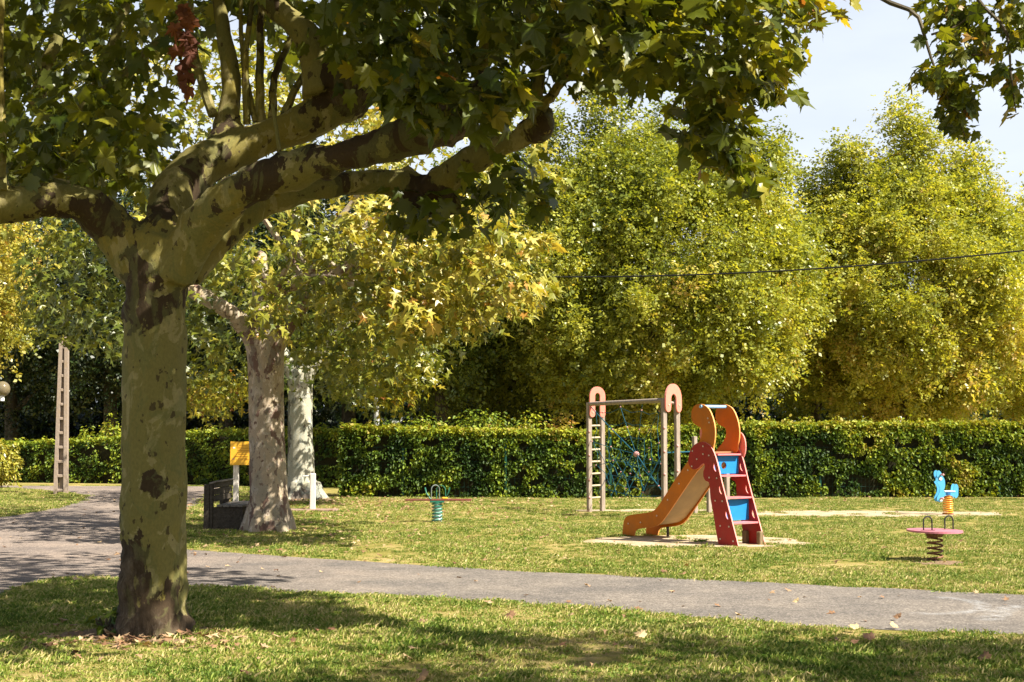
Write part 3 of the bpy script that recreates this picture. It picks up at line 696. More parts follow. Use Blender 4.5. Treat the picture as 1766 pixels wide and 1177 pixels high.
# the rest of the wide crown, above the picture and on both sides
n = 1050
a = rng.uniform(0, 2*np.pi, n); rr = 5.0*np.sqrt(rng.uniform(0, 1, n)); zz = rng.uniform(0, 1, n)
ctr = np.stack([T1.location.x + .1 + rr*np.cos(a), 10.7 + rr*np.sin(a), 4.75 + (1-(rr/6.2)**2)*3.8*zz + .6*zz], 1)
px, py, inn = in_frame(ctr, 0)
ctr = ctr[~(inn | ((py > -30) & (py < 1177) & (px > -60) & (px < 1800)))]
lv.cluster(ctr, 15, .42, SZ, .3, crown_c=CC1)
put_crown(T1, lv, 'crown', M_near, T_HI, 300, M_near1)
# bunch of dead rust leaves caught on a shoot
base_ = P(318, 20, 10.6); Cn = np.array([P(rng.normal(318, 9), y, 10.6) for y in list(np.linspace(8, 75, 11)) + list(np.linspace(80, 150, 7))])
Rm = frames(unit(18)*.5+np.array([0,-.8,.1]), np.array([0,0,-1.0])+unit(18)*.5)
for i in range(18):
    tv, tf = T_HI; me = mesh_from('dead_leaf', [tuple(Rm[i] @ (v*np.array([.9,1,2.6])) * rng.uniform(.10, .17)) for v in tv], tf.tolist(), M_rust)
    o = link('dead_leaf', me, T1); o.location = Vector(Cn[i]) - WM(T1).translation
    if i == 0: o['label'] = 'rust red dead leaf hanging in a bunch'

# plane tree outside the right edge whose sprays hang into the picture
TR = thing('plane_tree', 'plane tree outside the right edge, with dark leafy sprays hanging into the sky', 'tree', (8.4, 4.3, 0), group='plane trees in a row')
woody(TR, [('trunk', [(8.4,4.3,-.05), (8.4,4.3,1.5), (8.4,4.35,3.4)], [.34,.27,.26]), ('limb', [(8.4,4.3,3.0), (7.4,5.0,4.2), (6.2,6.5,4.9), (5.2,7.8,5.3)], [.2,.16,.12,.08]), ('limb', [(8.4,4.3,3.0), (9.5,4.5,4.5), (11,4,5.5)], [.2,.15,.1]), ('limb', [(8.4,4.3,3.0), (8,3.5,4.6), (7,1.8,5.4)], [.2,.15,.1])], M_bark2, .05)
for pts, rad in (([Vector((5.2,7.8,5.3)), P(1560,-60,8.6), P(1585,30,8.6), P(1606,100,8.6), P(1635,170,8.6), P(1665,235,8.6)], [.05,.02,.014,.009,.006,.004]), ([Vector((5.2,7.8,5.3)), P(1720,-80,8.5), P(1738,60,8.5), P(1745,140,8.5), P(1752,195,8.5)], [.05,.016,.01,.006,.004]), ([P(1606,60,8.6), P(1650,45,8.6), P(1680,20,8.6)], [.008,.006,.004]), ([P(1615,90,8.6), P(1700,95,8.55), P(1755,80,8.5)], [.008,.006,.004])):
    simple_branch(TR, 'branch', pts, rad, M_barkf, 6, 5)
lv = Leaves(); CCR = np.array([8.4, 3.9, 5.5]); s_ = .105
lv.cluster(tri_px(15, [(1575,-10),(1680,-10),(1690,30),(1620,60)], 8.4, 8.9), 6, .12, s_, .3, crown_c=CCR)
lv.cluster(tri_px(13, [(1590,60),(1720,60),(1766,100),(1640,110)], 8.4, 8.9), 4, .10, s_, .3, crown_c=CCR)
lv.cluster(tri_px(17, [(1600,110),(1680,120),(1700,160),(1640,180),(1590,140)], 8.4, 8.8), 6, .10, s_, .2, crown_c=CCR)
lv.cluster(tri_px(7, [(1620,180),(1670,180),(1680,245),(1640,220)], 8.5, 8.7), 4, .07, s_, .25, crown_c=CCR)
lv.cluster(tri_px(14, [(1720,-10),(1790,-10),(1790,100),(1730,80)], 8.4, 8.8), 6, .11, s_, .35, crown_c=CCR)
lv.cluster(tri_px(8, [(1730,110),(1766,110),(1766,200),(1745,200)], 8.4, 8.7), 4, .07, s_, .4, crown_c=CCR)
lv.cluster(tri_px(3, [(1675,35),(1705,35),(1700,60)], 8.5, 8.6), 3, .06, s_*1.2, .35, crown_c=CCR)
n = 1050; a = rng.uniform(0, 2*np.pi, n); rr = 4.7*np.sqrt(rng.uniform(0, 1, n)); zz = rng.uniform(0, 1, n)
ctr = np.stack([8.1 + rr*np.cos(a), 3.1 + rr*np.sin(a), 4.3 + (1-(rr/6.2)**2)*5.4*zz + .5*zz], 1)
px, py, inn = in_frame(ctr, 60); ctr = ctr[~inn]
lv.cluster(ctr, 13, .42, .16, .3, crown_c=CCR)
def not_in(Cx):
    px, py, inn = in_frame(Cx, 5); near = np.linalg.norm(Cx - np.array(P(1670,90,8.6)), axis=1) < 1.3
    return ~(inn & ~near)
put_crown(TR, lv, 'crown', M_near, T_HI, 300, M_near1, keep=not_in)

# previous tree of the row, beside the camera: its crown only shades the ground
T0 = thing('plane_tree', 'plane tree beside the camera, outside the photo', 'tree', (-1.6-.6, -1.0, 0), group='plane trees in a row')
woody(T0, [('trunk', [(-2.2,-1,-.05), (-2.2,-1,1.5), (-2.2,-1,3.3)], [.32,.25,.26])], M_bark1, .06)
lv = Leaves(); n = 650; a = rng.uniform(0, 2*np.pi, n); rr = 5.2*np.sqrt(rng.uniform(0, 1, n)); zz = rng.uniform(0, 1, n)
ctr = np.stack([-2.2 + rr*np.cos(a), -1.0 + rr*np.sin(a), 4.3 + (1-(rr/5.2)**2)*3.0*zz + .5*zz], 1)
lv.cluster(ctr, 12, .42, .17, .3, crown_c=np.array([-2.2,-1,5]))
put_crown(T0, lv, 'crown', M_near, T_MID, keep=lambda Cx: ~in_frame(Cx, 30)[2])

# second and third tree of the row
D2 = 21.8
T2 = thing('plane_tree', 'second plane tree of the row, pale mottled trunk beside the bench, golden sunlit leaves', 'tree', (G(463,915).x, D2, 0), group='plane trees in a row')
woody(T2, [LP('trunk', [(463,924,D2,40), (463,905,D2,37), (464,860,D2,34), (461,780,D2,31), (459,680,D2,30), (458,610,D2,33), (455,570,D2,38)]),
           LP('limb', [(450,600,D2,22), (420,560,D2-.2,18), (380,528,D2-.5,15), (330,500,D2-.8,13), (280,470,D2-1,11)]),
           LP('limb', [(470,600,D2,22), (500,550,D2-.1,18), (540,500,D2-.3,15), (620,450,D2-.5,13), (720,410,D2-.6,10)]),
           LP('limb', [(458,590,D2,20), (450,520,D2+.4,16), (450,440,D2+.8,12)])], M_bark2, .035,
      [(G(445,912), (.35,.5,.75), .75), (P(440,850,D2), (.12,.3,.4), .5)], .02, base_flare=(5, .2))
CC2 = np.array([T2.location.x, D2, 4.8]); lv = Leaves()
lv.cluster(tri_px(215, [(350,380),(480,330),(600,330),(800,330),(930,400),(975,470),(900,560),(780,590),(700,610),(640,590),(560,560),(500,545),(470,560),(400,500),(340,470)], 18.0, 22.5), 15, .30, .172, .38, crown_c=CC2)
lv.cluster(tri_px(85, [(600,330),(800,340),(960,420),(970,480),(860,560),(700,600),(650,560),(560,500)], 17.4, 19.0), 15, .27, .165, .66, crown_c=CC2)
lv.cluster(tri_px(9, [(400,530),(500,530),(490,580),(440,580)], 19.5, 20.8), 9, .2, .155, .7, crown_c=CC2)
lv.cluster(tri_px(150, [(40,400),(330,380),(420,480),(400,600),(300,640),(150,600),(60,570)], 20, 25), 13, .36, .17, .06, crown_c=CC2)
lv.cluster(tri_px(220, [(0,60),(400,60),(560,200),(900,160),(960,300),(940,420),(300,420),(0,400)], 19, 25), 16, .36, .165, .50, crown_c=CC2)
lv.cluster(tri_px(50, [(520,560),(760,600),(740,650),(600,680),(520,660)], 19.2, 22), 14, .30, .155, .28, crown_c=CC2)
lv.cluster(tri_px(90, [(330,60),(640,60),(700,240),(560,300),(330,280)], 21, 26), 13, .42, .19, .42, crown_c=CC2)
for k in range(14):
    e = P(*[(420,440),(520,420),(600,480),(680,400),(760,520),(820,430),(900,500),(640,560),(380,300),(480,250),(700,250),(820,300),(560,540),(720,600)][k], 20.0+.15*k)
    s0 = P(470+6*k, 520-6*k, D2-.3); simple_branch(T2, 'branch', [s0, (s0+e)/2+Vector((0,0,.15)), e], [.07,.04,.012], M_bark2, 6, 4)
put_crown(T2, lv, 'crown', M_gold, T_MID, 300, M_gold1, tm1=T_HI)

D3 = 32.7
T3 = thing('plane_tree', 'third plane tree of the row, whitish trunk flaring at its foot by the hedge', 'tree', (G(521,860).x, D3, 0), group='plane trees in a row')
woody(T3, [LP('trunk', [(523,868,D3,34), (521,850,D3,28), (520,820,D3,24), (518,760,D3,21.5), (518,700,D3,21), (518,640,D3,23)]), LP('limb', [(520,660,D3,15), (560,600,D3,12), (620,550,D3,9)]), LP('limb', [(515,660,D3,15), (480,600,D3,12), (430,550,D3,9)])], M_bark3, .05,
      [(G(521,862), (.6,.6,.22), .6), (P(548,770,D3), (.07,.3,.6), .8), (P(500,740,D3), (.05,.3,.6), .7)], .02, base_flare=(5, .5))
lv = Leaves(); CC3 = np.array([T3.location.x, D3, 4.6])
lv.cluster(tri_px(330, [(300,420),(700,420),(780,560),(730,650),(690,700),(600,690),(500,680),(440,660),(330,640),(290,560)], 28.5, 35), 13, .46, .185, .30, crown_c=CC3)
lv.cluster(tri_px(110, [(560,600),(720,600),(760,640),(700,700),(620,700)], 28.5, 30.5), 10, .36, .185, .62, crown_c=CC3)
lv.cluster(tri_px(80, [(330,640),(420,640),(430,700),(360,720),(320,690)], 31, 36), 9, .34, .18, .72, crown_c=CC3)
put_crown(T3, lv, 'crown', M_near, T_MID)

# ------------------------------------------------------------ trees beyond the hedge
def far_tree(label, x, y, z0, z1, rx, ry, nl, lr, per, size, m, tint, tfn=None, trunk_r=.22, group='trees beyond the hedge', name='broadleaf_tree', bark=M_barkf, stretch=1.35, peaks=None):
    t = thing(name, label, 'tree', (x, y, 0), group=group)
    hz = (z1-z0)/2; cz = z0+hz; c = np.array([x, y, cz])
    limbs = [('trunk', [(x,y,-.05), (x+.05,y,z0*.6), (x,y,z0+.6), (x-.1,y,cz), (x,y,z1-hz*.5)], [trunk_r*1.35, trunk_r, trunk_r*.9, trunk_r*.55, .05])]
    woody(t, limbs, bark, .07 if trunk_r < .3 else .08)
    for k in range(7):
        a = k*2.4; zz = z0+.2+k*hz*.16; e = Vector((x+math.cos(a)*rx*.62, y+math.sin(a)*ry*.62, zz+hz*.75)); s0 = Vector((x, y, zz))
        simple_branch(t, 'branch', [s0, (s0+e)/2+Vector((0,0,-.15)), e], [trunk_r*.42, trunk_r*.26, .03], bark, 6, 3)
    u = unit(nl); u[:,2] = u[:,2]
    q = rng.uniform(.30, 1.0, (nl, 1))**.42
    # egg-shaped: broad low, narrowing up
    ctr = u*q; shrink = 1 - .38*np.clip(ctr[:,2:3], 0, 1)**1.2
    ctr = c + ctr*np.array([rx, ry, hz])*np.concatenate([shrink, shrink, np.ones_like(shrink)], 1)
    if peaks:
        pk = np.array([[x+a_, y+b_, z_] for a_, b_, z_, n_ in peaks for _ in range(n_)]); pk = pk + rng.normal(0, 1, pk.shape)*np.array([.35,.35,.6]); ctr = np.concatenate([ctr, pk])
    lr_ = lr*rng.uniform(.6, 1.25, len(ctr))
    idx = np.repeat(np.arange(len(ctr)), per); un = unit(len(idx))
    pos = ctr[idx] + un*(lr_[idx]*rng.uniform(.25, 1.25, len(idx)))[:, None]*np.array([1, 1, stretch])
    keepz = pos[:,2] > max(.4, z0*.55)
    oc = norm(pos - c)
    tt = tint + rng.normal(0, .13, len(ctr))[idx] + rng.normal(0, .14, len(idx))
    if tfn is not None: tt = tt + tfn(pos)
    lv = Leaves(); lv.add(pos[keepz], norm(un+oc*.9)[keepz], size*1.35, tt[keepz], .5, .7)
    put_crown(t, lv, 'crown', m, T_SPRAY); return t
YF = 42.0
def X_(px, d): return (px-883)/F_PX*d
far_tree('tall yellow green tree behind the hedge, its trunk rising behind the rope frame', X_(1130,40), 40, 1.9, 10.2, 5.0, 4.2, 760, .60, 100, .15, M_far, .47, lambda p: -.05+.03*(p[:,2]-6)*-1, .24, peaks=[(-1.4,0,10.3,14), (.2,.3,10.2,12), (2.0,0,9.6,12), (-2.8,0,9.6,12), (3.3,0,9.0,14)])
far_tree('tall tree behind the hedge on the right, golden leaves low down, green twin tops', X_(1560,43), 43, 1.9, 10.0, 4.5, 4.0, 720, .58, 98, .15, M_far, .54, lambda p: np.clip((6.5-p[:,2])*.05, -.10, .09), .27, peaks=[(-2.6,0,9.0,10), (-1.6,0,9.9,12), (.3,0,10.6,16), (2.0,0,9.6,14)])
far_tree('golden tinged tree cut off by the right edge of the photo', X_(1800,46), 46, 2.2, 9.3, 4.0, 3.8, 300, .75, 85, .17, M_far, .58, None, .24)
far_tree('small darker tree in the gap between the two tall trees', X_(1405,50), 50, 2.0, 8.6, 2.4, 2.6, 120, .65, 80, .165, M_far, .35, None, .18)
far_tree('shady green tree between the row of planes and the tall middle tree', X_(850,44), 44, 2.3, 10.6, 4.4, 4.2, 300, .75, 85, .17, M_far, .18, None, .28)
far_tree('dark two stemmed tree behind the hedge, left of the middle', X_(760,41), 41, 2.5, 8.5, 3.0, 3.4, 200, .7, 80, .17, M_far, .12, None, .22)
far_tree('tree with gold sunlit leaves at the left edge of the photo', X_(-140,33), 33, 3.0, 8.2, 3.1, 3.2, 170, .6, 95, .135, M_gold, .62, None, .24)
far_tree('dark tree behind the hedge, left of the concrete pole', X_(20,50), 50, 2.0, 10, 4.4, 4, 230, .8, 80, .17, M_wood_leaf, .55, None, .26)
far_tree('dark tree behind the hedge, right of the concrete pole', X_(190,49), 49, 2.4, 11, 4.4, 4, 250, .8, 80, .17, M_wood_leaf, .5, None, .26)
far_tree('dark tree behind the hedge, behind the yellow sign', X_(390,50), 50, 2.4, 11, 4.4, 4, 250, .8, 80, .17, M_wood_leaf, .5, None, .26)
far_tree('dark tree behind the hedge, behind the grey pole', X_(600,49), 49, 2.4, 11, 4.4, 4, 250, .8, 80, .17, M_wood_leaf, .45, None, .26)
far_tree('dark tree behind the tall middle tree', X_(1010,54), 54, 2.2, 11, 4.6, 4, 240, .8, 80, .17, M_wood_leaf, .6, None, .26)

# the wood further back: one mass
def foliage_mass(name, label, x0, x1, y0, y1, h, n, size, m, tint, core=M_wood_leaf):
    X = rng.uniform(x0, x1, n); top = np.array([h*(.82+.28*mnoise.noise(Vector((x*.16, y0*.1, 1)))) for x in X])
    Z = top*rng.uniform(0, 1, n)**.8; Yv = y0 + (y1-y0)*rng.uniform(0, 1, n)**1.6 + np.array([mnoise.noise(Vector((x*.5, z*.5, 7))) for x, z in zip(X, Z)])*1.2
    lv = Leaves(); lv.add(np.stack([X, Yv, Z], 1), np.tile([0,-1.0,0], (n, 1)), size, tint+rng.normal(0, .2, n), .5, .8)
    Cn, Rm, sz, t = lv.done(); o = link(name, leaves_mesh(name, Cn, Rm, sz, t, T_LOW, m)); tag(o, label, 'woodland', kind='stuff')
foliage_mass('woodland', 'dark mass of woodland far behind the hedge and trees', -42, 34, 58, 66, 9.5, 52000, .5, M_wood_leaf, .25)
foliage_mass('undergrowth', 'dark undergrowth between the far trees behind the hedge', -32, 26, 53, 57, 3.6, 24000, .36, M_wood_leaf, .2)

# ------------------------------------------------------------ hedges
def hedge(label, pts, hts, thick, n_m2, size, tint, seedv=0, tfn=None):
    """pts: front line of the hedge (x,y) left to right; hts: heights"""
    t = thing('hedge', label, 'hedge', (pts[0][0], pts[0][1], 0), group='clipped hedges round the playground')
    org = np.array([pts[0][0], pts[0][1], 0]); lv = Leaves(); core = MB()
    for i in range(len(pts)-1):
        a = np.array(pts[i]); b_ = np.array(pts[i+1]); L_ = np.linalg.norm(b_-a); d = (b_-a)/L_; nn = np.array([d[1], -d[0]])
        ha, hb = hts[i], hts[i+1]
        # core of twigs and shaded inner leaves
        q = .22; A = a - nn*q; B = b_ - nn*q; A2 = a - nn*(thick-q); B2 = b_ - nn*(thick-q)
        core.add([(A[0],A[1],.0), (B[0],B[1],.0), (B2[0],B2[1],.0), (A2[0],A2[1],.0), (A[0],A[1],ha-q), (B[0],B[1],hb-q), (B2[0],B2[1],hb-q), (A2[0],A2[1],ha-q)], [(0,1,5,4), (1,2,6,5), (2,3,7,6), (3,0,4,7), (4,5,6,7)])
        nf = int(L_*max(ha, hb)*n_m2); u = rng.uniform(0, 1, nf); z = rng.uniform(0, 1, nf)
        h = ha+(hb-ha)*u; zz = z*h; p = a + np.outer(u*L_, d)
        bump = np.array([mnoise.noise(Vector((x*1.6+seedv, y*1.6, w*1.9))) for (x, y), w in zip(p, zz)])
        dep = -.02 + bump*.11 - rng.exponential(.055, nf) - .10*np.clip(zz/h-.88, 0, 1)/.12 
        pos = np.stack([p[:,0]+nn[0]*dep, p[:,1]+nn[1]*dep, zz], 1)
        hole = np.array([mnoise.noise(Vector((x*3.1+seedv, y*3.1, w*3.6+4))) for (x, y), w in zip(p, zz)])
        keep = (hole < .28) & (rng.random(nf) < np.where(zz < .22, .75, 1))
        tt = tint + bump*.6 + rng.normal(0, .15, nf) + .22*np.clip(zz/h-.80, 0, .2)/.2  # leaves near the top tinted yellower, sunlight put into the tint
        if tfn is not None: tt = tt + tfn(pos)
        lv.add(pos[keep], np.tile([nn[0], nn[1], .1], (keep.sum(), 1)), size, tt[keep], .35, .75)
        nt_ = int(L_*thick*n_m2*1.3); u = rng.uniform(0, 1, nt_); w = rng.uniform(0, 1, nt_); p = a + np.outer(u*L_, d) - np.outer(w*thick, nn); h = ha+(hb-ha)*u
        bump = np.array([mnoise.noise(Vector((x*2.3+seedv, y*2.3, 9))) for x, y in p])
        pos = np.stack([p[:,0], p[:,1], h + bump*.07 + np.clip(np.array([mnoise.noise(Vector((x*4.5, y*4.5, 3))) for x, y in p]) - .22, 0, 1)*rng.uniform(0, .5, nt_) - rng.exponential(.045, nt_) + .05*rng.random(nt_)**4], 1)
        lv.add(pos, np.tile([0, 0, 1.0], (nt_, 1)), size, tint+.38+bump*.3+rng.normal(0, .12, nt_), .5, .9)  # top leaves get a lighter tint that stands for sun on them
    for e, sg in ((0, -1), (len(pts)-1, 1)):   # end faces
        a = np.array(pts[e]); b_ = np.array(pts[e-1] if sg > 0 else pts[e+1]); d = (a-b_)/np.linalg.norm(a-b_); nn = np.array([d[1], -d[0]])*( 1 if sg > 0 else -1)
        ne = int(thick*hts[e]*n_m2); w = rng.uniform(0, 1, ne); zz = rng.uniform(0, 1, ne)*hts[e]; p = a - np.outer(w*thick, nn) - np.outer(rng.exponential(.06, ne)-.02, d)
        lv.add(np.stack([p[:,0], p[:,1], zz], 1), np.tile([d[0], d[1], .1], (ne, 1)), size, tint+rng.normal(0, .15, ne), .35, .75)
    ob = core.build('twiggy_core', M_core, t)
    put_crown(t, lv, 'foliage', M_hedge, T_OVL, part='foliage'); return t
T_OVL = (np.array([(0,0,0), (.33,.35,.07), (.22,.78,.0), (0,1,-.08), (-.22,.78,0), (-.33,.35,.07)], float), np.array([(0,1,2), (0,2,3), (0,3,4), (0,4,5)]))
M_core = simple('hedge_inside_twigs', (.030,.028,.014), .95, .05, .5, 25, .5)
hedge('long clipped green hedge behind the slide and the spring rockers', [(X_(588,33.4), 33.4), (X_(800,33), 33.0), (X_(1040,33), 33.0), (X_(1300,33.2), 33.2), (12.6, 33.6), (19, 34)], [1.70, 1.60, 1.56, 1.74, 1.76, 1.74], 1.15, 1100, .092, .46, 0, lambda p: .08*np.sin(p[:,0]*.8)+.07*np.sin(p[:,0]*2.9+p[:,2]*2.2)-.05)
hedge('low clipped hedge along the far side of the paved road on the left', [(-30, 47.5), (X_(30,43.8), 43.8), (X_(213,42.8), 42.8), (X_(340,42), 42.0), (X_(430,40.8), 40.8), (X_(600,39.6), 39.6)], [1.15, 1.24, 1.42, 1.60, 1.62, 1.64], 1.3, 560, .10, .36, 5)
# shrubs sticking out above the hedge
def shrub(label, x, y, z0, rx, rz, n, size, m, tint, name='shrub', group=None, tm=T_OVL):
    t = thing(name, label, 'shrub', (x, y, 0), group=group); u = unit(n); q = rng.uniform(.5, 1.0, (n, 1))
    lump = np.array([mnoise.noise(Vector(v*2.1)+Vector((x,y,0))) for v in u])[:, None]
    pos = np.array([x, y, z0]) + u*q*(1+.45*lump)*np.array([rx, rx*.8, rz]); k = pos[:,2] > .05
    lv = Leaves(); lv.add(pos[k], u[k], size, tint+rng.normal(0, .16, k.sum()), .5, .7); put_crown(t, lv, 'c', m, tm, part='foliage')
    mb = MB()
    for k_ in range(5):
        a = k_*1.26; mb.tube([(x,y,0), (x+math.cos(a)*rx*.3, y+math.sin(a)*rx*.3, z0*.6), (x+math.cos(a)*rx*.6, y+math.sin(a)*rx*.5, z0+rz*.4)], [.03,.02,.008], 5)
    mb.build('stem', M_barkf, t); return t
shrub('bright green leafy shrub poking above the hedge left of the far dark trunk', X_(728,35.5), 35.5, 1.35, .55, .75, 900, .09, M_hedge, .62, group='shrubs above the hedge')
shrub('rounded dark green shrub bulging over the corner of the long hedge', X_(668,34.4), 34.4, 1.35, .62, .52, 1300, .085, M_hedge, .45, group='shrubs above the hedge')
shrub('wide bushy shrub behind the hedge, left of the rope frame', X_(835,37), 37, 1.5, 1.0, .72, 1400, .10, M_hedge, .58, group='shrubs above the hedge')
shrub('yellowish arching shrub behind the hedge, just left of the rope frame', X_(915,36), 36, 1.4, .5, .85, 650, .10, M_hedge, .75, group='shrubs above the hedge')
shrub('reddish brown shrub behind the hedge near the ladder of the rope frame', X_(968,37), 37, 1.4, .45, .7, 500, .10, M_gold, .9, group='shrubs above the hedge')
shrub('golden sprigs above the low hedge beside the big trunk', X_(195,44.5), 44.5, 1.3, .5, .85, 420, .12, M_hedge, .80, group='shrubs above the low hedge')
shrub('small green sprig above the low hedge right of the concrete pole', X_(152,44.5), 44.5, 1.2, .3, .6, 200, .11, M_hedge, .72, group='shrubs above the low hedge')
shrub('wide low green shrub growing out of the long hedge top on the right', X_(1480,34.6), 34.6, 1.45, 1.5, .42, 1300, .09, M_hedge, .62, group='shrubs above the hedge')
shrub('golden brown clipped bush cut off by the left edge of the photo', X_(-8,39.5), 39.5, .72, .78, .70, 3400, .10, M_gold, .55, name='bush')
shrub('green weed with broad leaves at the left foot of the big trunk', G(182,1094).x, G(182,1094).y, .07, .13, .13, 60, .07, M_hedge, .55, name='weed')
shrub('low dark weed pressed against the left foot of the big trunk', G(200,1098).x, G(200,1098).y, .03, .16, .08, 60, .07, M_hedge, .4, name='weed')

# ------------------------------------------------------------ green wire fence in front of the hedge
def fence_post(px, top, lb, d=33.04):
    t = thing('fence_post', lb, 'fence post', (X_(px, d), d, 0), group='green fence posts standing in the hedge')
    zt = (750-top)/F_PX*d+1.5
    mb = MB(); mb.box((0,0,zt/2), (.05,.05,zt), 0, .006); mb.build('shaft', M_greenpost, t, local=True)
    mb = MB(); mb.box((0,0,zt+.008), (.058,.058,.016), 0, .004); mb.build('cap', M_greenpost, t, local=True)
for px_, top, lb, *dd_ in ((696,775,'dark green metal post in the hedge at the left end of the seesaw beam', 33.27), (872,768,'dark green metal post in the hedge midway between seesaw and rope frame'), (1052,742,'teal green metal post seen through the rope net'),
                     (1412,822,'short visible green post in the hedge right of the slide ladder', 33.33), (1593,838,'dark green post low in the hedge just left of the blue rider', 33.5), (1719,838,'dark green post low in the hedge right of the blue rider', 33.62)):
    fence_post(px_, top, lb, *dd_)
wf = thing('wire_fence', 'thin green wire mesh fence running along the front of the long hedge', 'fence', (X_(596,32.95), 33.2, 0))
mb = MB(); x0, x1 = X_(596,32.9), 13.5
FL = [(X_(596,33.5), 33.52), (X_(800,33.1), 33.12), (X_(1040,33.1), 33.12), (X_(1300,33.3), 33.34), (12.6, 33.74), (14.5, 33.86)]
def fy(x): return float(np.interp(x, [p[0] for p in FL], [p[1] for p in FL]))
x1 = 14.4
for z in (.06,.26,.46,.66,.86,1.06,1.2): mb.tube([(p[0], p[1], z) for p in FL], .0025, 4)
mb.build('horizontal_wire', M_greenpost, wf)
mb = MB(); x = x0
while x < x1: mb.tube([(x,fy(x)+.004,.02), (x,fy(x)+.004,1.22)], .002, 3, cap=False); x += .10
mb.build('vertical_wire', M_greenpost, wf)['kind'] = 'stuff'

# ------------------------------------------------------------ climbing frame with rope net
A = G(1016.5, 883); A.z = 0; B = Vector((1.775, 27.45, 0)); Cc = Vector((X_(1144.5,24.8), 24.8, 0)); Dd = Vector((X_(1167,25.15), 25.15, 0))
CF = thing('climbing_frame', 'wooden climbing frame with ladder, blue rope net and pink cane shaped tops', 'climbing frame', (A.x, A.y, 0))
zA, zB, zC, zD = 2.13, 2.10, 2.15, 2.12
for p, zt in ((A, zA), (B, zB), (Cc, zC), (Dd, zD)):
    mb = MB(); mb.box((p.x, p.y, zt/2-.02), (.085,.085,zt+.04), .5, .008); mb.build('post', M_post, CF)
# rungs
for k in range(7):
    yy = 640 + (328 + k*71.2)/3.461; z = 1.5 - (yy-750)/F_PX*27.3
    mb = MB(); mb.tube([A+Vector((0,0,z)), B+Vector((0,0,z+.01))], .017, 8); mb.build('rung', M_rung, CF, True)
def bar(a, b_, r=.035, nm='crossbar', m=M_post):
    mb = MB(); mb.tube([a, b_], r, 8); return mb.build(nm, m, CF, True)
bar(A+Vector((0,0,zA-.03)), Cc+Vector((0,0,zC-.04)), .042); bar(Cc+Vector((0,0,zC-.07)), Dd+Vector((0,0,zD-.06)), .03)
def cane(p, q, zlow, ztop, wr=1.0, inner=.46, short=.0):
    """flat inverted-U board standing in the plane p-q"""
    d = (q-p); L_ = d.length; d.normalize(); nrm = Vector((-d.y, d.x, 0)); mid = (p+q)/2 - nrm*.0
    ro = L_/2 + .045*wr; ri = ro*inner*.72; zc = ztop-ro; out = []
    K = 14
    for i in range(K+1): a = math.pi*i/K; out.append((-math.cos(a)*ro, zc+math.sin(a)*ro))
    w_ = ro-ri
    def foot(x, z, rr_, sgn=1):
        return [(x+math.cos(a)*rr_, z-math.sin(a)*rr_) for a in [math.pi*i/6 for i in range(7)]]
    out += foot((ro+ri)/2, zlow+w_/2, w_/2)
    for i in range(K+1): a = math.pi*i/K; out.append((math.cos(a)*ri, zc+math.sin(a)*ri))
    out += foot(-(ro+ri)/2, zlow+w_/2+short, w_/2)
    M = lambda a, t, b_: mid + d*a + nrm*(t-.075) + Vector((0,0,b_))
    mb = MB(); mb.prism(out, [], M, .03, 1, 0); o = mb.build('cane_board', [M_pink, M_pinkedge], CF)
    mb = MB()
    for sx_ in (-1, 1):
        c = M(sx_*(ro+ri)/2, -.006, zlow+w_/2+.04); mb.disc(c, -nrm, .012, .006, 8)
    mb.build('bolt', M_bolt, o); return o
cane(A, B, 1.84, 2.44, .6); cane(Cc, Dd, 1.90, 2.41, 1.1)
# rear posts and boards behind the slide
for px_, top, d in ((1197, 753, 26.6), (1221, 765, 26.9), (1252, 775, 26.0)):
    zt = 1.5-(top-750)/F_PX*d
    mb = MB(); mb.box((X_(px_, d), d, zt/2-.02), (.08,.08,zt+.04), .5, .008); mb.build('post', M_post, CF)
bar(Cc+Vector((0,0,1.5-.32)), Vector((X_(1197,26.6), 26.6, 1.5-.32)), .012, 'rope', M_rope)
bar(Cc+Vector((0,0,.42)), Vector((X_(1197,26.6), 26.6, .42)), .012, 'rope', M_rope)
# net: local plane A..C; (u along, z)
vec = (Cc-A); Ln = vec.length; vd = vec.normalized(); vn = Vector((-vd.y, vd.x, 0))
def NP(zx, zy, bulge=0):   # crop coordinates of the net drawing to a point on the net plane
    px_ = 960+zx/3.461; py_ = 640+zy/3.461; r = ray(px_, py_)
    # intersect with vertical plane through A along vd
    dn = Vector((r[0], r[1], 0)).dot(vn); t = A.dot(vn)/dn
    return Vector((r[0]*t, r[1]*t, 1.5+r[2]*t)) + vn*bulge
def rope(pts, r=.009, nm='rope', sag=.0):
    pts = [Vector(p) for p in pts]; mb = MB(); mb.tube(pts, r, 5, cap=False); return mb.build(nm, M_rope, CF, True)
hub = (448, 497)
anchors = [(190,200), (372,190), (512,190), (625,215), (636,420), (636,560), (632,720), (520,745), (400,735), (300,700), (196,575), (190,415)]
HB = NP(*hub, .10)
rays_ = []
for zx, zy in anchors:
    e = NP(zx, zy); rays_.append((HB, e)); rope([HB, HB.lerp(e, .5)+Vector((0,0,-.015)), e], .010 if (zx, zy) in ((190,200), (632,720)) else .006)
for fr in (.34, .62, .90):
    ring = [a.lerp(b_, fr if k % 2 else fr*.93) for k, (a, b_) in enumerate(rays_)]
    for i in range(len(ring)):
        a, b_ = ring[i], ring[(i+1) % len(ring)]
        if fr > .9 and i in (0, 11): continue
        rope([a, (a+b_)/2 + (HB-(a+b_)/2)*.07, b_], .0055)
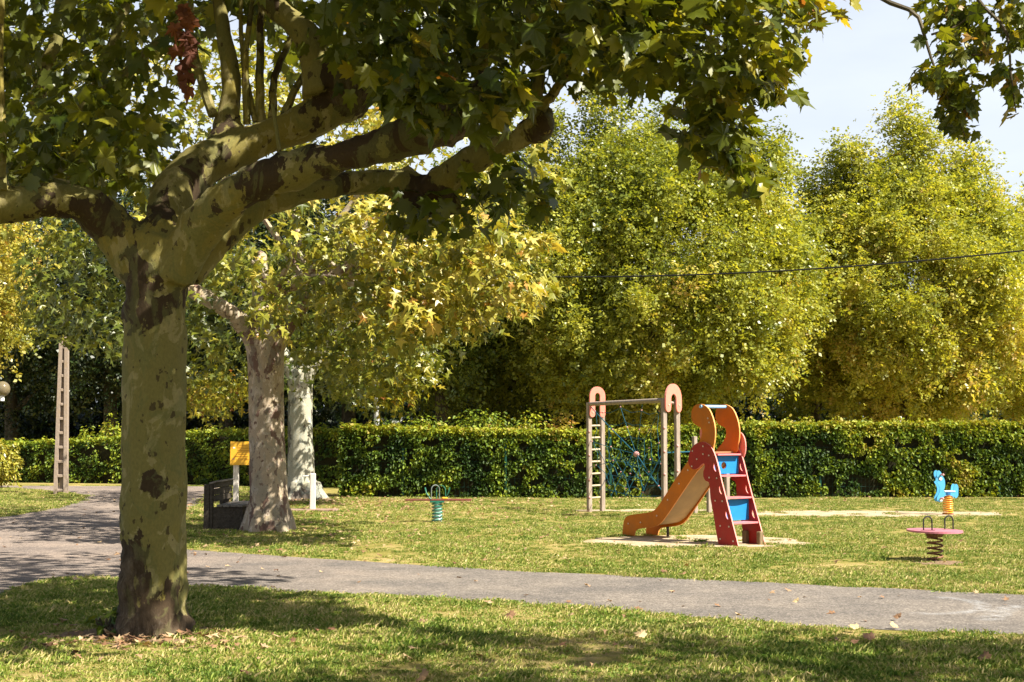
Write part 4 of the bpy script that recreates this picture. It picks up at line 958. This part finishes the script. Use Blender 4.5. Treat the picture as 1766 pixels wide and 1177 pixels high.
# second, lower net layer leaning back to the rear posts
for i in range(4):
    f0 = .12+.19*i; a = A.lerp(Cc, f0)+Vector((0,0,1.25-.1*i)); b_ = B.lerp(Dd, f0+.08)+Vector((0,0,.35+.06*i)); rope([a, (a+b_)/2+Vector((.1,0,-.1)), b_], .006)
    c_ = A.lerp(Cc, f0)+Vector((0,0,.35)); d_ = B.lerp(Dd, f0+.12)+Vector((0,0,1.15)); rope([c_, (c_+d_)/2, d_], .006)
for zz in (.45,.75,1.05):
    a = A.lerp(Cc, .1)+vn*.2+Vector((0,0,zz)); b_ = A.lerp(Cc, .9)+vn*.2+Vector((0,0,zz-.05)); rope([a, (a+b_)/2+Vector((0,0,-.08)), b_], .006)
mb = MB(); mb.sphere(HB, .055, 12); mb.build('hub_ball', M_clip, CF, True)
for fr in (.52, .92):
    for k, (a, b_) in enumerate(rays_):
        mb = MB(); mb.sphere(a.lerp(b_, fr if k % 2 else fr*.93), .016, 6); mb.build('rope_clip', M_clip, CF, True)
for p, zs in ((A, (1.56,1.1,.62,.28)), (Cc, (1.62,1.2,.8,.4)), (Dd, (1.3,.85))):
    for z in zs: mb = MB(); mb.sphere(p+Vector((0,-.045,z)), .026, 7); mb.build('rope_clip', M_clip, CF, True)

# ------------------------------------------------------------ slide
Fp = G(1272, 943); av = Vector((-.57,.82,0)).normalized(); wv = Vector((.82,.57,0)).normalized(); SW = .50
SL = thing('slide', 'red and orange children\'s slide with blue risers standing on a sandy patch', 'slide', (Fp.x, Fp.y, 0))
def SPt(zx, zy, zoff=0):   # crop point -> (s, z) in the near panel's plane
    r = ray(960+zx/3.461, 640+zy/3.461); t = Fp.dot(wv)/Vector((r[0], r[1], 0)).dot(wv)
    p = Vector((r[0]*t, r[1]*t, 0)) - Fp; return (p.dot(av), 1.5+r[2]*t)
def SM(t0): return lambda a, t, b_: Fp + av*a + wv*(t0+t) + Vector((0,0,b_))
def curve2(pts, k=3, closed=True):
    n = len(pts); o = []
    for i in range(n):
        a, b_, c_, d = [np.array(pts[(i+j-1) % n]) for j in range(4)]
        for j in range(k):
            t = j/k; o.append(tuple(.5*((2*b_)+(c_-a)*t+(2*a-5*b_+4*c_-d)*t*t+(3*b_-a-3*c_+d)*t**3)))
    return o
red_raw = [(870,423),(905,438),(930,468),(950,520),(968,590),(984,660),(1020,800),(1055,935),(1085,1052),(1085,1053),(968,1042),(967,1041),(950,950),(935,850),(918,760),(914,700),(908,665),(888,655),(876,632),(876,600),(885,572),(878,552),(862,562),(842,582),(815,588),(795,570),(785,540),(790,500),(805,462),(832,434)]
red = curve2([SPt(*p) for p in red_raw], 2)
def rpad(l, x): return l
hole_c = [(949,575),(983,710),(1021,860)]
def dhole(zx, zy):
    cx, cz = SPt(zx, zy); L_ = .062; Wd = .034   # half-moon, flat side towards the front edge
    d = np.array(SPt(1060, 960)) - np.array(SPt(975, 640)); d /= np.linalg.norm(d); nn = np.array([-d[1], d[0]])
    q = np.array(SPt(zx-14, zy)) - np.array([cx, cz]); 
    if nn.dot(q) < 0: nn = -nn
    base = np.array([cx, cz]) + nn*.012
    return [tuple(base + d*math.cos(a)*L_ + nn*math.sin(a)*Wd) for a in [math.pi*i/8 for i in range(9)]]
holes = [dhole(*h) for h in hole_c]
orange_top = curve2([SPt(*p) for p in [(840,197),(872,203),(902,228),(925,280),(938,340),(938,400),(930,450),(915,492),(800,492),(822,455),(846,418),(861,378),(856,342),(838,331),(812,314),(799,288),(797,258),(801,232),(814,208)]], 2)
orange_low = curve2([SPt(*p) for p in [(800,500),(780,533),(740,592),(700,650),(640,745),(590,818),(555,842),(500,851),(440,860),(408,872),(393,900),(388,945),(388,984),(430,992),(456,986),(461,958),(485,942),(540,937),(590,925),(628,893),(700,790),(760,700),(830,600),(880,545),(860,500)]], 2)
red_bolts = [(875,450),(812,478),(875,497),(910,505),(838,527),(808,570),(912,637),(957,640),(948,775),(990,778),(978,925),(1030,930),(978,1003),(1055,1017)]
ot_bolts = [(848,215),(897,283),(905,308)]; ol_bolts = [(778,593),(725,673),(657,770),(592,865),(495,905),(422,912)]
def panel(nm, outline, hl, t0, th, mats, bolts, side):
    mb = MB(); mb.prism(outline, hl, SM(t0), th, 1, 0); o = mb.build(nm, mats, SL)
    mesh = None
    for zx, zy in bolts:
        s_, z = SPt(zx, zy); c = SM(t0)(s_, -.003 if side < 0 else th, z)
        m2 = MB(); m2.disc(c, wv*(-1 if side < 0 else 1), .012, .006, 8); m2.build('bolt', M_bolt, o)
    return o
for side, t0 in ((-1, 0.0), (1, SW)):
    panel('ladder_side_board', red, holes, t0-.012*0, .02, [M_red, M_pinkedge], red_bolts, side)
    panel('handrail_board', orange_top, [], t0+(.021 if side < 0 else -.021), .02, [M_orange, M_orange_edge], ot_bolts if side < 0 else [], side)
    panel('slide_side_board', orange_low, [], t0+(.0215 if side < 0 else -.0215), .02, [M_orange, M_orange_edge], ol_bolts, side)
# pink lining boards peeping out behind the handrails
def roundboard(zc, r, t0):
    s_, z = SPt(*zc); out = [(s_+math.cos(a)*r*.62, z+math.sin(a)*r) for a in [i*2*math.pi/24 for i in range(24)]]
    mb = MB(); mb.prism(out, [], SM(t0), .018, 1, 0); mb.build('lining_board', [M_pink, M_pinkedge], SL)
roundboard((862,378), .125, .045); roundboard((925,452), .20, SW+.022)
mb = MB(); s_, z = SPt(858, 213); mb.tube([SM(0)(s_, .0, z), SM(0)(s_, SW+.02, z)], .024, 12); mb.build('grab_bar', M_bluebar, SL, True)
# bed
bed_raw = [(905,488),(868,545),(848,570),(815,612),(748,705),(690,790),(622,880),(585,908),(540,918),(480,925),(455,930)]
bp = [SPt(*p) for p in bed_raw]; mb = MB()
up = [(s_, z+.012) for s_, z in bp]; mb.prism(bp + up[::-1], [], SM(.0425), SW-.065, 0, 0); mb.build('slide_bed', M_bed, SL)
# treads and risers
def fz(zy):  # front edge of the ladder boards at a crop row
    xs = np.interp(zy, [520,590,660,800,935,1052], [950,968,984,1020,1055,1085]); return SPt(xs, zy)
for zy, th in ((500, .0), (628, 0), (760, 0), (912, 0)):
    s_, z = fz(zy); nm = 'platform' if zy == 500 else 'tread'
    dep = .62 if zy == 500 else .20
    out = []
    K = 8
    f_ = [(-.028*math.sin(math.pi*i/K), i/K*(SW-.021)+.0205) for i in range(K+1)]
    if zy == 500: f_ = [(-.01, .0205), (-.01, SW-.0005)]
    loop = [(s_+.012+a, t) for a, t in f_] + [(s_+dep, SW-.0005), (s_+dep, .0205)]
    if zy == 500: loop = [(s_+.012-.01, .043), (s_+.002, SW-.023), (s_+.30, SW-.023), (s_+.30, .043)]
    M = lambda a, t, b_, z=z: Fp + av*a + wv*b_ + Vector((0,0,z-.011+t))
    mb = MB(); mb.prism(loop, [], M, .022, 0, 0); mb.build(nm, [M_tread], SL)
def riser(y0, y1, hole=None):
    s0, z0 = fz(y0); s1, z1 = fz(y1); s_ = s0 + .075
    out = [(.021, z1+.012), (SW-.001, z1+.012), (SW-.001, z0-.012), (.021, z0-.012)]
    hl = []
    if hole: hl = [[(hole[0]+math.cos(a)*hole[2], hole[1]+math.sin(a)*hole[2]) for a in [i*2*math.pi/16 for i in range(16)]]]
    M = lambda a, t, b_: Fp + av*(s_+t) + wv*a + Vector((0,0,b_))
    mb = MB(); mb.prism(out, hl, M, .016, 0, 0); mb.build('riser', [M_blue], SL)
riser(503, 622, (.22, (fz(503)[1]+fz(622)[1])/2-.01, .05)); riser(765, 905)
for s_, t_ in ((.05, SW-.03), (.33, SW-.03)):
    mb = MB(); c = Fp + av*s_ + wv*t_; mb.box((c.x, c.y, .06), (.075,.075,.24), .6, .01); mb.build('foot_post', M_fpost, SL)
s_, z = SPt(585, 925); mb = MB(); c = Fp+av*s_+wv*(SW/2); mb.box((c.x, c.y, z/2-.03), (.035,.035,z+.02), math.atan2(wv.y, wv.x)-math.pi/2, .006); mb.build('bed_support', M_bench, SL)

# ------------------------------------------------------------ spring rockers
def coil(c, r, z0, z1, turns, wire, m, nm, parent, r1=None):
    K = int(turns*16); pts = []
    for i in range(K+1):
        t = i/K; a = 2*math.pi*turns*t; rr_ = r if r1 is None else r+(r1-r)*t; pts.append((c[0]+math.cos(a)*rr_, c[1]+math.sin(a)*rr_, z0+(z1-z0)*t))
    mb = MB(); mb.tube(pts, wire, 7); return mb.build(nm, m, parent, True)
def hoop(c, half_w, h, r, d, m, nm, parent, lean=0):
    d = Vector(d).normalized(); pts = [Vector(c)-d*half_w] + [Vector(c) - d*half_w*math.cos(a) + Vector((0,0,h-half_w+half_w*math.sin(a))) for a in [math.pi*i/10 for i in range(11)]] + [Vector(c)+d*half_w]
    pts = [p + Vector((0, lean*(p.z-c[2]), 0)) for p in pts]
    mb = MB(); mb.tube(pts, r, 7); return mb.build(nm, m, parent, True)
dc = G(1613, 968); DR = thing('spring_rocker', 'round pink seesaw disc on a rusty coil spring with two black hoop handles', 'spring rocker', dc)
zt = 1.5-(914.5-750)/F_PX*dc.y
mb = MB(); n_ = 40; out = [(math.cos(i*2*math.pi/n_)*.325, math.sin(i*2*math.pi/n_)*.325) for i in range(n_)]
tilt = Matrix.Rotation(R(.8), 3, 'Y') @ Matrix.Rotation(R(.5), 3, 'X')
mb.prism(out, [], lambda a, t, b_: Vector(dc)+Vector((0,0,zt))+tilt@Vector((a, b_, t-.01)), .022, 0, 0); mb.build('disc_seat', [M_disc], DR)
mb = MB(); mb.tube([dc+Vector((0,0,zt-.012)), dc+Vector((0,0,zt-.03)), dc+Vector((0,0,zt-.075))], [.12,.115,.085], 4); mb.build('bracket', M_springrust, DR)
coil(dc, .088, .0, zt-.07, 4.6, .011, M_springrust, 'coil_spring', DR)
for px_, yy in ((1591, 919), (1637, 914)):
    c = Vector((X_(px_, dc.y)-.0, dc.y + (-.10 if px_ < 1600 else .12), zt+.01-(.004 if px_>1600 else -.002)))
    hoop(c, .055, .165, .009, (1,.22,0), M_black, 'hoop_handle', DR)
    mb = MB(); mb.box(c+Vector((0,0,.004)), (.17,.035,.006), .2, .002); mb.build('handle_plate', M_black, DR)

bc = G(1635, 888); BR = thing('spring_rider', 'sky blue animal shaped spring rider on an orange coil spring', 'spring rider', bc)
dB = bc.y
def bp_(zx, zy): return ((1590+zx/11.77-1635)/F_PX*dB, 1.5-(800+zy/11.77-750)/F_PX*dB)
body = curve2([bp_(*p) for p in [(330,130),(370,160),(390,205),(400,235),(435,290),(450,350),(455,420),(440,490),(430,545),(600,545),(625,500),(635,440),(670,400),(710,430),(720,500),(715,560),(715,620),(690,670),(650,685),(620,640),(440,640),(410,700),(390,750),(350,765),(300,750),(280,700),(300,640),(335,570),(345,500),(330,440),(305,400),(285,360),(320,340),(310,290),(285,230),(290,160)]], 2)
for sd in (-1, 1):
    M = lambda a, t, b_, sd=sd: Vector((bc.x+a, bc.y+sd*.085+t-.009, b_))
    mb = MB(); mb.prism(body, [], M, .018, 1, 0); o = mb.build('side_panel', [M_animal, M_animal_edge], BR)
    if sd < 0:
        for zx, zy in ((365,300), (365,720)):
            x_, z_ = bp_(zx, zy); m2 = MB(); m2.disc(M(x_, -.001, z_), (0,-1,0), .030, .006, 12); m2.build('badge', M_white, o)
for zx, zy, nm in ((375,215,'hand_bar'), (360,690,'foot_bar')):
    x_, z_ = bp_(zx, zy); mb = MB(); mb.tube([(bc.x+x_, bc.y-.22, z_), (bc.x+x_, bc.y+.22, z_)], .016, 9); ho = mb.build(nm, M_pink, BR, True)
    for sd in (-1, 1): m2 = MB(); m2.sphere((bc.x+x_, bc.y+sd*.22, z_), .024, 9); m2.build('end_cap', M_clip, ho, True)
x0_, z0_ = bp_(440, 545); x1_, z1_ = bp_(655, 575)
mb = MB(); mb.box((bc.x+(x0_+x1_)/2, bc.y, z0_-.005), (x1_-x0_, .20, .022), 0, .004); mb.build('seat', M_white, BR)
mb = MB(); mb.tube([(bc.x-.02, bc.y, z0_-.07), (bc.x-.02, bc.y, z0_-.025)], .105, 14); mb.build('spring_plate', M_animal_edge, BR)
coil((bc.x-.0, bc.y), .085, .01, z0_-.07, 9, .0125, M_springorange, 'coil_spring', BR)
mb = MB(); mb.tube([(bc.x, bc.y, -.01), (bc.x, bc.y, .02)], .11, 14); mb.build('base_ring', M_springrust, BR)

sc_ = G(754, 901); SR = thing('spring_seesaw', 'spring seesaw with dark red beam and striped green coil spring in front of the hedge', 'seesaw', sc_)
zb = 1.5-(861.5-750)/F_PX*sc_.y; xb = lambda px_: (px_-754)/F_PX*sc_.y
mb = MB(); mb.box((sc_.x+xb(756), sc_.y, zb), ((812-699)/F_PX*sc_.y, .16, .028), 0, .005); mb.build('beam', M_beam, SR)
mb = MB(); mb.box((sc_.x, sc_.y, zb-.03), (.24,.18,.03), 0, .004); mb.build('mounting_plate', M_springgreen, SR)
coil((sc_.x, sc_.y), .082, .0, zb-.04, 6, .015, M_springgreen, 'coil_spring', SR)
coil((sc_.x, sc_.y), .070, .0, zb-.045, 6, .022, M_springwhite, 'inner_coil', SR)
for x_ in (-.19, .19):
    s_ = 1 if x_ > 0 else -1
    for yy in (-.07, .07):
        mb = MB(); mb.tube([(sc_.x+x_*.62, sc_.y+yy*.5, zb+.01), (sc_.x+x_, sc_.y+yy, zb+.12), (sc_.x+x_*1.12, sc_.y+yy*1.1, zb+.21)], .0085, 7); mb.build('handle', M_springgreen, SR, True)
hoop((sc_.x-.03, sc_.y-.05, zb+.015), .075, .24, .008, (1,.5,0), M_dgrey, 'hoop_handle', SR); hoop((sc_.x+.06, sc_.y+.05, zb+.015), .085, .23, .008, (1,-.4,0), M_springgreen, 'hoop_handle', SR)
mb = MB(); mb.box((sc_.x+.13, sc_.y-.02, zb+.03), (.09,.09,.035), 0, .01); mb.build('yellow_pad', M_yellow, SR)

# ------------------------------------------------------------ bench
b0 = G(352, 915); BN = thing('park_bench', 'dark weathered wooden bench seen end on beside the second plane tree', 'bench', (b0.x, b0.y, 0), R(-1))
def bx(nm, c, s, m, rot=None):
    mb = MB(); mb.box(c, s, 0, .006, rot=rot); return mb.build(nm, m, BN, local=True)
lean = Matrix.Rotation(R(-5), 3, 'Y')
px_m = F_PX/b0.y
for yy in (0.0, 1.1):
    bx('end_panel', (.115, yy, .36), (.05,.08,.74), M_bench)
    bx('end_panel', (.04, yy, .36), (.09,.075,.72), M_bench)
    bx('leg', (.36, yy, .18), (.44,.06,.37), M_bench)
    bx('leg', (.60, yy+.0, .18), (.05,.09,.37), M_bench)
for k in range(3): bx('back_slat', (.165, .55, .50+.105*k), (.035,1.2,.095), M_bench, lean)
bx('top_rail', (.145, .55, .75), (.13,1.22,.03), M_bench_top, Matrix.Rotation(R(-16), 3, 'Y'))
for k in range(4): bx('seat_slat', (.255+.108*k, .60, .385), (.098,1.34+.05*(k%2),.034), M_bench_top)

# ------------------------------------------------------------ yellow notice
sg = G(406.5, 868); SG = thing('notice_board', 'yellow notice board with small dark lines on a grey wooden post near the bench', 'sign', (sg.x, sg.y, 0))
k = sg.y/F_PX; zt = 1.5-(762-750)*k; zb_ = 1.5-(802-750)*k; wdt = 36*k; cx = (415-406.5)*k
mb = MB(); mb.box((0,0,zb_/2+.12), (.115,.09,zb_+.24), 0, .01); mb.build('post', M_whitewood, SG, local=True)
mb = MB(); mb.box((cx, -.06, (zt+zb_)/2), (wdt, .018, zt-zb_), 0, .003); pn = mb.build('panel', M_yellow, SG, local=True)
for i, (f, l0, l1) in enumerate([(.15,.42,.84), (.23,.34,.92), (.30,.34,.92), (.37,.34,.92), (.44,.34,.90), (.54,.40,.80), (.63,.22,.84), (.70,.38,.80), (.77,.30,.9)]):
    zz = zt-(zt-zb_)*f; x0_ = cx-wdt/2+wdt*l0; x1_ = cx-wdt/2+wdt*l1
    mb = MB(); mb.box(((x0_+x1_)/2, -.0705, zz), (x1_-x0_, .003, .011), 0, 0); mb.build('text_line', M_ink, pn, local=True)
mb = MB(); mb.box((cx-wdt*.32, -.0705, zt-(zt-zb_)*.26), (.045,.003,.03), 0, 0); mb.build('pictogram', M_white, pn, local=True)
mb = MB(); mb.box((cx-wdt*.34, -.0705, zt-(zt-zb_)*.74), (.045,.003,.02), 0, 0); mb.build('pictogram', M_clip, pn, local=True)

# water tap post on its slab
tp = G(539, 882); TP = thing('tap_post', 'short bleached post with a small tap arm on a thin slab beside the third plane', 'tap post', (tp.x, tp.y, 0))
k = tp.y/F_PX
mb = MB(); mb.box((0,0,.36), (.115,.10,.76), .15, .012); mb.build('post', M_whitewood, TP, local=True)
mb = MB(); mb.tube([(-.04,0,1.5-(821-750)*k), (-.20,0,1.5-(821-750)*k), (-.215,0,1.5-(824.5-750)*k)], .014, 8); mb.build('tap_arm', M_white, TP, True, local=True)
mb = MB(); mb.box((.02,-.02,.02), (.95,.42,.05), .03, .01); mb.build('slab', M_slab, TP, local=True)

# ------------------------------------------------------------ concrete pole, lamp, grey pole, cable
cp = G(105, 852); CPo = thing('utility_pole', 'tapered concrete pole with ladder like openings on the left lawn wedge', 'utility pole', (cp.x, cp.y, 0), R(6))
k = cp.y/F_PX; zt = 1.5+(750-583)*k
mb = MB()
def lerp(a, b_, t): return a+(b_-a)*t
wb, wt = .335, .215
for sd in (-1, 1):
    V = []
    for z in (0, 1):
        w_ = lerp(wb, wt, z); o_ = sd*w_/2; i_ = sd*(w_/2-.085)
        V += [(o_, -.11+z*.02, z*(zt+.02)-.05), (i_, -.11+z*.02, z*(zt+.02)-.05), (i_, .11-z*.02, z*(zt+.02)-.05), (o_, .11-z*.02, z*(zt+.02)-.05)]
    mbx = MB(); mbx.add(V, [(0,1,5,4), (1,2,6,5), (2,3,7,6), (3,0,4,7), (4,5,6,7), (0,1,2,3)]); mbx.build('side_rail', M_concrete, CPo, local=True)
# web on the back half of the openings, like the cast recesses
for i in range(12):
    z = .09 + i*(zt-.12)/10.6
    if z > zt: break
    w_ = lerp(wb, wt, z/zt)-.165
    mbx = MB(); mbx.box((0, 0, z), (w_, .19-.035*z/zt, .075), 0, .012); mbx.build('rung', M_concrete, CPo, local=True)
mbx = MB(); mbx.box((0, .03, zt/2), (.10, .05, zt-.1), 0, 0); mbx.build('web', M_concrete, CPo, local=True)
mbx = MB(); mbx.tube([(-.1,0,zt-.02), (.16,0,zt+.03)], .02, 6); mbx.tube([(.12,0,zt-.2), (.19,0,zt-.2)], .02, 6); mbx.build('bracket', M_concrete, CPo, local=True)

gl = P(4, 671, 30.0); GLp = thing('globe_lamp', 'smoky globe street lamp at the left edge of the photo', 'street lamp', (gl.x-.32, gl.y, 0))
mb = MB(); mb.sphere((.32,0,gl.z), .165, 20); mb.build('globe', M_globe, GLp, True, local=True)
mb = MB(); mb.tube([(.32,0,gl.z-.26), (.32,0,gl.z-.155)], .05, 10); mb.build('globe_collar', M_white, GLp, True, local=True)
mb = MB(); mb.tube([(0,0,gl.z-.19), (.34,0,gl.z-.19)], .03, 8); mb.tube([(.35,0,gl.z-.26), (.35,0,gl.z-.17)], .02, 8); mb.build('arm', M_white, GLp, local=True)
mb = MB(); mb.tube([(0,0,-.02), (0,0,.3), (0,0,.32), (0,0,gl.z-.1)], [.07,.07,.045,.04], 12); mb.build('pole', M_white, GLp, True, local=True)

gp = Vector((X_(650,38.5), 38.5, 0)); ztp = 1.5+(750-470)/F_PX*38.5
GP = thing('cable_pole', 'slim grey round pole rising behind the hedge under the plane leaves', 'utility pole', gp)
mb = MB(); mb.tube([(0,0,-.1), (0,0,ztp/2), (0,0,ztp)], [.085,.075,.06], 12); mb.build('shaft', M_grey, GP, True, local=True)
mb = MB(); mb.box((0,0,ztp-.12), (.5,.05,.05), 0, .005); mb.build('crossarm', M_grey, GP, local=True)
rp_ = Vector((X_(2150,30), 30, 0)); RP = thing('cable_pole', 'slim grey round pole outside the right edge carrying the cable', 'utility pole', rp_)
zr = 1.5+(750-390)/F_PX*30
mb = MB(); mb.tube([(0,0,-.1), (0,0,zr)], [.09,.06], 12); mb.build('shaft', M_grey, RP, True, local=True)
a = gp+Vector((0,0,ztp+.05)); b_ = rp_+Vector((0,0,zr+.1)); pts = []
for i in range(41):
    t = i/40; p = a.lerp(b_, t); p.z -= .62*4*t*(1-t)*.9; pts.append(p)
mb = MB(); mb.tube(pts, .021, 6); o = mb.build('overhead_cable', M_cable, None); tag(o, 'thin black overhead cable sagging in front of the tall trees', 'cable')
wp = G(1551, 858); wp = Vector((X_(1551,35.2), 35.2, 0)); WP_ = thing('marker_post', 'small white post top just showing above the long hedge on the right', 'post', wp)
mb = MB(); mb.box((0,0,.98), (.075,.075,1.96), 0, .008); mb.build('shaft', M_white, WP_, local=True)
